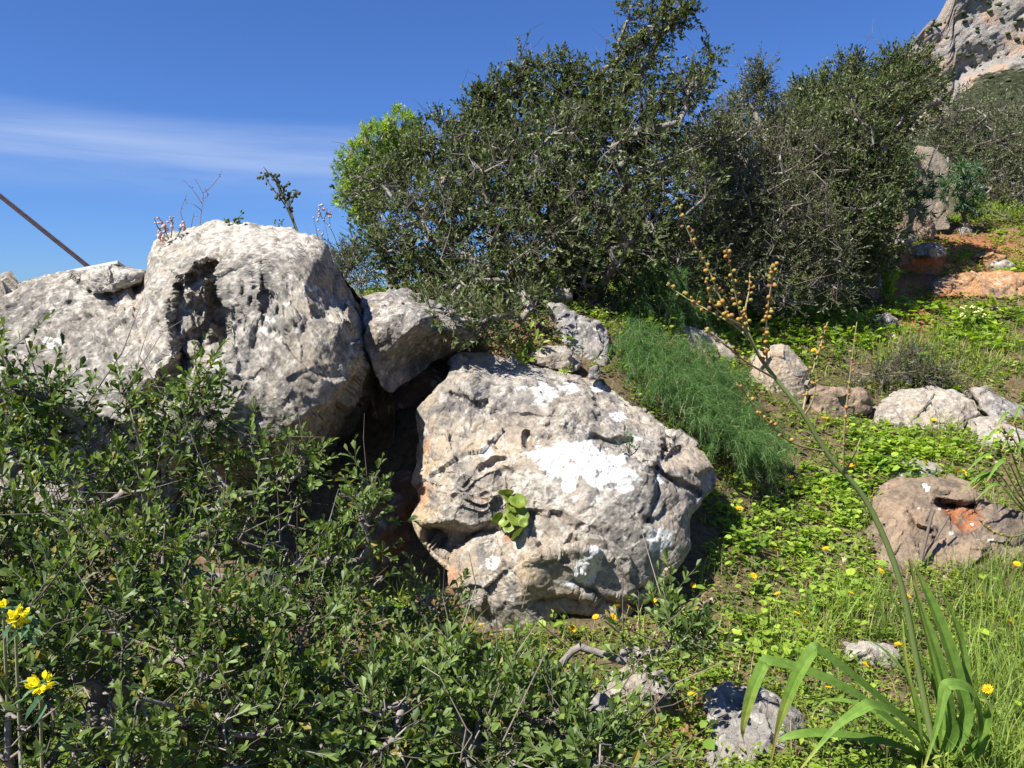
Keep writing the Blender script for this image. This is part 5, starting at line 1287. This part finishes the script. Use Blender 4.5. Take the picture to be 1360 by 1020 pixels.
small_plant('leafy_plant', 'glossy leafy plant in the dark nook under the bush', P(700, 478, 3.42), [P(690, 445, 3.32), P(705, 430, 3.32), P(715, 445, 3.3), P(680, 462, 3.3), P(722, 455, 3.3), P(698, 465, 3.28)], (.035, .016), T_OVAL, L_herb, 6, 62)
small_plant('leafy_plant', 'tuft of green leaves on the ledge of the lichened boulder', P(692, 486, 3.24), [P(684, 474, 3.2), P(694, 472, 3.19), P(702, 478, 3.19)], (.024, .012), T_OVAL, L_herb, 6, 63, (.01, .03))
small_plant('leafy_plant', 'tiny bright leaves beside the small grey corner stone', P(752, 498, 3.2), [P(748, 490, 3.17), P(756, 488, 3.17)], (.02, .008), T_LANCE, L_lime, 6, 64, (.01, .02))
small_plant('round_leaved_plant', 'round leaved plant hanging beside the reddish boulder', gbase(1180, 372, 5.6), [P(1170, 345, 5.5), P(1182, 340, 5.5), P(1192, 350, 5.5), P(1178, 358, 5.45), P(1190, 366, 5.45), P(1172, 335, 5.55)], (.045, .042), T_DISC, L_lime, 7, 65)
# plant with creamy flower heads under the orange slab
cp_ = small_plant('flowering_plant', 'leafy plant with pale creamy flower heads under the orange slab', gbase(1295, 430, 5.25), [P(1275, 412, 5.1), P(1290, 405, 5.1), P(1302, 408, 5.1), P(1312, 415, 5.1), P(1265, 420, 5.1), P(1285, 418, 5.05)], (.045, .03), T_OVAL, L_herb, 8, 66)
CW = NT('cream_flower'); cream = CW.fin((.60, .60, .24), .7, None, .1)
for (x, y) in ((1280, 410), (1292, 408), (1302, 412), (1277, 418), (1308, 418), (1296, 417)):
    m_ = MB(); c = P(x, y, 5.0) - np.array(cp_.location)
    for j in range(7): m_.sphere(c + rg.normal(0, .008, 3), .006, 0, 4)
    link('flower_head', m_.mesh('flower_head', [cream], True), cp_)

# ---------------------------------------------------------------- yellow blossom in the near shrub
for i, (x, y, Y, rad, lb) in enumerate(((20, 822, 1.22, .017, 'yellow blossom cluster with pointed leaves standing out of the near shrub'), (53, 910, 1.18, .018, 'lower and fuller yellow blossom cluster in the near shrub'), (4, 806, 1.26, .010, 'small yellow bloom just above the blossom cluster'))):
    c = P(x, y, Y); gb = np.array([c[0] - .03, c[1] + .05, ground_h(np.array([c[0] - .03]), np.array([c[1] + .05]))[0] - .01])
    ro = empty('yellow_blossom', gb, lb, 'flower', 'yellow blossoms in the near shrub')
    st = MB(); st.tube(spline([gb, (gb + c) / 2 + [-.02, .03, .05], c], 12), np.linspace(.004, .0018, 12), 6); link('stem', st.mesh('stem', [stem_mat], True, gb), ro)
    nP = 5 if rad < .015 else 16
    for j in range(nP):
        d = unit(rg.normal(size=3) + [.1, -.5, .5]); o = c + d * rad * rg.uniform(.2, .7)
        v, f = leaf_verts(np.repeat(o[None], 3, 0), unit(d[None] + rg.normal(0, .5, (3, 3))), rg.normal(size=(3, 3)), np.array([.013, .011, .010]) * (.8 if rad < .015 else 1), np.array([.010, .008, .008]), T_OVAL)
        link('petal', mesh_np('petal', v - gb, f, None, False, None, [L_yel]), ro)
    nl = 16
    d = unit(np.stack([rg.normal(size=nl), rg.normal(size=nl) - .3, rg.normal(-.2, .4, nl)], -1))
    v, f = leaf_verts(np.repeat(c[None], nl, 0) - [0, -.01, .012] + rg.normal(0, .008, (nl, 3)), d, np.array([0, 0, 1.]) + rg.normal(0, .3, (nl, 3)), rg.uniform(.026, .045, nl) * (rad / .02) ** .5, rg.uniform(.008, .012, nl), T_OVAL)
    link('leaves', mesh_np('leaves', v - gb, f, None, False, None, [L_blue]), ro)

# ---------------------------------------------------------------- dry stems and sprigs on top of the huge boulder
def stem_plant(name, label, base, branches, mat, Y, r=.0022, tipblob=None, cat='plant', blobs=0, bcol=None, bsize=.006, group=None):
    """branches: lists of picture points at distance Y"""
    base = P(*base, Y)
    root = empty(name, base, label, cat, group); m_ = MB(); bl = MB(); rgx = np.random.default_rng(len(label))
    for br in branches:
        c = spline(np.array([P(a, b, Y + rgx.normal(0, .01)) for a, b in br]), 4 * len(br))
        m_.tube(c, np.linspace(r, r * .45, len(c)), 5)
        for j in range(blobs):
            t = rgx.uniform(.35, 1); q = c[int(t * (len(c) - 1))]
            bl.sphere(q + rgx.normal(0, .006, 3), bsize * rgx.uniform(.6, 1.2), rgx.random(), 4, rgx.uniform(.6, 1.2, 3))
    link('stems', m_.mesh('stems', [mat], True, base), root)
    if blobs: tag(link('buds', bl.mesh('buds', [bcol], True, base), root), kind='stuff')
    return root
def flat(name, c, rough=.8):
    t = NT(name); return t.fin(t.mix(t.attr('tone'), tuple(x * .7 for x in c), c), rough, None, .2)
dark_bud = flat('dark_bud', (.09, .10, .045)); pink = flat('pink_bud', (.62, .42, .36)); green_bud = flat('green_bud', (.10, .16, .05)); olive_stem = flat('olive_stem', (.13, .13, .07))
pink2 = flat('reddish_twig', (.26, .17, .13))
stem_plant('seed_stalk', 'dark upright seed stalks leaning on top of the huge boulder', (397, 312), [[(397, 312), (385, 280), (372, 250), (350, 222)], [(395, 310), (380, 275), (362, 250), (352, 236)], [(385, 280), (377, 255), (384, 240)], [(383, 276), (390, 262), (395, 252)], [(372, 256), (366, 240), (358, 230), (346, 236)], [(390, 292), (384, 270), (386, 254)], [(380, 270), (370, 248), (367, 232)]], olive_stem, 3.25, .0035, blobs=14, bcol=dark_bud, bsize=.0065)
stem_plant('bare_twig', 'bare thorny twig rising from the top of the huge boulder', (265, 312), [[(265, 312), (267, 285), (270, 262), (266, 250), (258, 236)], [(268, 270), (256, 252), (242, 238)], [(270, 256), (280, 248), (290, 236), (295, 226)], [(268, 280), (258, 272), (246, 268)], [(246, 300), (240, 282), (245, 266), (249, 256)], [(268, 264), (276, 260), (272, 250)], [(254, 302), (256, 290), (258, 282)]], pink2, 3.2, .0016, blobs=2, bcol=pink2, bsize=.003)
stem_plant('pink_sprig', 'pinkish flower spikes beside the bare thorny twig', (224, 318), [[(224, 318), (218, 302), (210, 287)], [(227, 316), (229, 300), (229, 287)], [(236, 314), (240, 304), (241, 298)], [(218, 320), (214, 316), (213, 314)], [(224, 316), (212, 306), (205, 290)]], olive_stem, 3.1, .0025, blobs=9, bcol=pink, bsize=.007, cat='flower')
stem_plant('pink_sprig', 'slender pinkish sprig in the gap right of the dark seed stalks', (450, 330), [[(450, 330), (440, 305), (428, 290), (420, 276)], [(430, 292), (434, 282), (434, 276)], [(428, 290), (424, 280), (427, 274)], [(438, 298), (438, 285), (440, 280)], [(425, 328), (420, 305), (416, 286)], [(427, 330), (428, 312), (430, 305)]], olive_stem, 3.4, .0018, blobs=4, bcol=pink, bsize=.006, cat='flower')
stem_plant('green_sprig', 'little green leafy sprig on the crest of the huge boulder', (308, 302), [[(308, 302), (310, 296), (318, 288), (323, 282)], [(308, 302), (304, 296), (298, 290)], [(310, 298), (316, 294), (320, 288)]], olive_stem, 3.1, .002, blobs=8, bcol=green_bud, bsize=.006)
stem_plant('dry_sprig', 'short dry sprigs left of the dark seed stalks', (374, 308), [[(374, 308), (370, 298), (364, 292)], [(374, 308), (375, 298), (376, 290)], [(372, 306), (370, 300), (374, 294)], [(386, 310), (386, 306), (387, 303)]], olive_stem, 3.15, .0014, blobs=5, bcol=dark_bud, bsize=.004)
# strap grass tuft right of the boulder
tb = gbase(462, 400, 4.1); tr = empty('grass_tuft', tb, 'tuft of pale long grass behind the shoulder of the huge boulder', 'grass')
pp = tb + rg.normal(0, .05, (70, 3)) * [1, 1, 0]; v, t_, q = blades(pp, rg.uniform(.12, .32, 70), rg.uniform(.004, .007, 70), rg.uniform(.2, .8, 70), 4)
link('blades', mesh_np('blades', v - tb, t_, q, False, None, [L_grass]), tr)
# two dead sticks before the brown rock
for lb, pts, r_ in (('thick pale dead stick leaning on the rounded brown rock', [(1222, 752), (1230, 715), (1239, 680)], .007), ('thin forked dead stick beside the thicker one', [(1226, 742), (1245, 712), (1260, 686)], .0045), ('thin white dead stem behind the rounded brown rock', [(1328, 705), (1324, 680), (1320, 655)], .004)):
    q0, ok = on_ground([pts[0][0]], [pts[0][1] + 14]); Yq = float(q0[0, 1]); c = np.array([q0[0] - [0, 0, .02]] + [P(a, b, Yq + .02 * k) for k, (a, b) in enumerate(pts)])
    m_ = MB(); m_.tube(spline(c, 12), np.linspace(r_, r_ * .7, 12), 7)
    tag(link('dead_stick', m_.mesh('dead_stick', [twig_mat], True, c[0]), None, c[0]), lb, 'stick')

# ---------------------------------------------------------------- leaning post, steel rod, sheet
boulder('stone_post', [(1213, 202), (1218, 193), (1240, 197), (1256, 207), (1260, 218), (1260, 262), (1260, 304), (1242, 306), (1239, 262), (1230, 228)], 7.1, .05, .22, 50, None, 5, tilt((1240, 250), 7.1, .0, .10), None, .006, .010, 6, 8, None,
        lambda x, y: {'tan': .6 + 0 * x, 'dark': .4 * blob(x, y, 1240, 240, 14, 30)}, style(base=(.27, .24, .20), dark=(.15, .135, .11), tan=(.32, .27, .21), pale=(.34, .31, .26), pale_amt=-.2, warm=.5), 71, 'leaning rough stone post between the bushes', 'post')
boulder('stone_slab', [(1180, 290), (1195, 272), (1215, 265), (1228, 275), (1238, 300), (1240, 318), (1185, 318)], 6.9, .05, .15, 36, None, 3, None, None, .01, .02, 6, 8, None, None, M_brown, 72, 'brown stone slab propped against the foot of the post', 'rock')
RU = NT('rusty_steel'); _r = RU.noise(RU.pos(), 40, 4); rust = RU.fin(RU.ramp(_r, [(.35, (.06, .035, .032)), (.7, (.13, .065, .055))]), .75, None, .3)
rA = P(-330, -5, 4.3); rB = P(118, 355, 4.6); rC = rB + (rB - rA) * .45
rod = MB(); dirn = unit(rB - rA); sd = unit(np.cross(dirn, [0, 1, 0]))
rod.tube(np.array([rA + (rC - rA) * t for t in np.linspace(0, 1, 8)]) + sd * .006, .0070, 10); rod.tube(np.array([rA + (rC - rA) * t for t in np.linspace(0, 1, 8)]) - sd * .007, .005, 8)
tag(link('steel_rod', rod.mesh('steel_rod', [rust], True, rC), None, rC), 'rusty brown steel rod slanting up behind the huge boulder', 'rod')
SH = NT('grey_sheet'); sheet_m = SH.fin(SH.ramp(SH.noise(SH.pos(), 12, 4), [(.3, (.34, .36, .34)), (.7, (.48, .50, .47))]), .6, None, .3)
c0 = np.array([P(80, 361, 3.3), P(156, 346, 3.25), P(176, 360, 3.4), P(100, 378, 3.45)]); nz = unit(np.cross(c0[1] - c0[0], c0[3] - c0[0])) * -.012
sv = np.concatenate([c0, c0 + nz]); sh_o = c0.mean(0)
tag(link('flat_sheet', mesh_np('flat_sheet', sv - sh_o, None, [[0, 1, 2, 3], [7, 6, 5, 4], [0, 4, 5, 1], [1, 5, 6, 2], [2, 6, 7, 3], [3, 7, 4, 0]], False, None, [sheet_m]), None, sh_o), 'thin flat grey sheet lying behind the notch of the huge boulder', 'sheet')

# ---------------------------------------------------------------- mountain
mnx, mny = 230, 170
U, V_ = np.meshgrid(np.linspace(0, 1, mnx), np.linspace(0, 1, mny), indexing='ij')
ridge_px = [900, 1000, 1100, 1160, 1205, 1216, 1228, 1243, 1258, 1266, 1270, 1300, 1360, 1480, 1700, 2100]
ridge_py = [300, 240, 175, 125, 75, 52, 36, 21, 20, 4, -22, -48, -80, -120, -150, -120]
pxm = 900 + 1200 * U ** 1.35
top = np.interp(pxm, ridge_px, ridge_py)
bot = 420.0
f = V_ ** .8
pym = bot + (top - bot) * f
cliff = sstep(.55, .66, V_)
Ym = 260 + 300 * sstep(0, .62, V_) + 45 * cliff
mv = P(pxm, pym, Ym).reshape(-1, 3)
mn = fbm(mv * [.03, .03, .02], 5) ; mr = fbm(mv * [.035, .035, .03], 5, ridge=True)
depth_off = (5 * mn + 3.5 * cliff.ravel() * (mr - .3) + 1.6 * fbm(mv * .16, 5, gain=.65))
mv[:, 1] += depth_off
# back side so that it is a solid hill
back = mv.reshape(mnx, mny, 3)[:, -1].copy(); back2 = back + [60, 380, -120]
gi = np.arange(mnx * mny).reshape(mnx, mny)
mq = np.stack([gi[:-1, :-1], gi[1:, :-1], gi[1:, 1:], gi[:-1, 1:]], -1).reshape(-1, 4)
nb = len(mv); mv = np.concatenate([mv, back2]); tp = gi[:, -1]; bk = nb + np.arange(mnx)
mq = np.concatenate([mq, np.stack([tp[:-1], tp[1:], bk[1:], bk[:-1]], -1)])
MM = NT('mountain_rock'); mp = MM.pos()
m1 = MM.noise(mp, .06, 6, .65); m2 = MM.noise(MM.pos((.06, .06, .05), (0, R(35), 0)), 1.0, 6, .7); m3 = MM.noise(mp, .3, 6, .75)
mc = MM.mix(MM.ramp(m3, [(.3, 0.), (.7, 1.)]), (.30, .28, .26), (.52, .48, .43))
mc = MM.mix(MM.ramp(m2, [(.48, 0.), (.62, 1.)]), mc, (.60, .41, .28))
sl = MM.ramp(m3, [(.48, 0.), (.62, 1.)])
slope = MM.mix(sl, (.035, .046, .02), (.15, .145, .105))
veg = MM.math('ADD', MM.attr('cliff'), MM.math('MULTIPLY', MM.math('SUBTRACT', m1, .5), 1.6))
mc = MM.mix(MM.ramp(veg, [(.42, 0.), (.60, 1.)]), slope, mc)
mnt_mat = MM.fin(mc, .95, MM.bump(m3, 1.0, 5.0), .05)
cl_attr = np.concatenate([cliff.ravel(), np.ones(mnx)])
tag(link('mountain', mesh_np('mountain', mv, None, mq, True, {'cliff': cl_attr}, [mnt_mat])), 'grey and orange limestone cliff above scrubby slopes', None, None, 'structure')
# far scrub on the slopes: one mass
mb = MB(); idx = rg.integers(0, mnx * mny, 4200); prob = np.where(cliff.ravel()[idx] > .5, .6, .9); idx = idx[rg.random(len(idx)) < prob]
dS, qS = cube_sphere(2); tops = mv[idx] + rg.normal(0, 1.5, (len(idx), 3)) * [1, .3, .6]
rS = rg.uniform(.5, 1.9, len(idx)); vS = (dS[None] * (1 + rg.normal(0, .2, (len(idx), len(dS), 1)))) * rS[:, None, None] * [1.2, 1, .8] + tops[:, None]
qq = qS[None] + (np.arange(len(idx)) * len(dS))[:, None, None]
SC = NT('far_scrub'); scm = SC.fin(SC.ramp(SC.island(), [(0, (.03, .045, .018)), (1, (.10, .12, .055))]), .9, None, .1)
tag(link('hillside_scrub', mesh_np('hillside_scrub', vS.reshape(-1, 3), None, qq.reshape(-1, 4), True, None, [scm])), 'dark scrub dotted over the mountain slope', 'scrub', None, 'stuff')
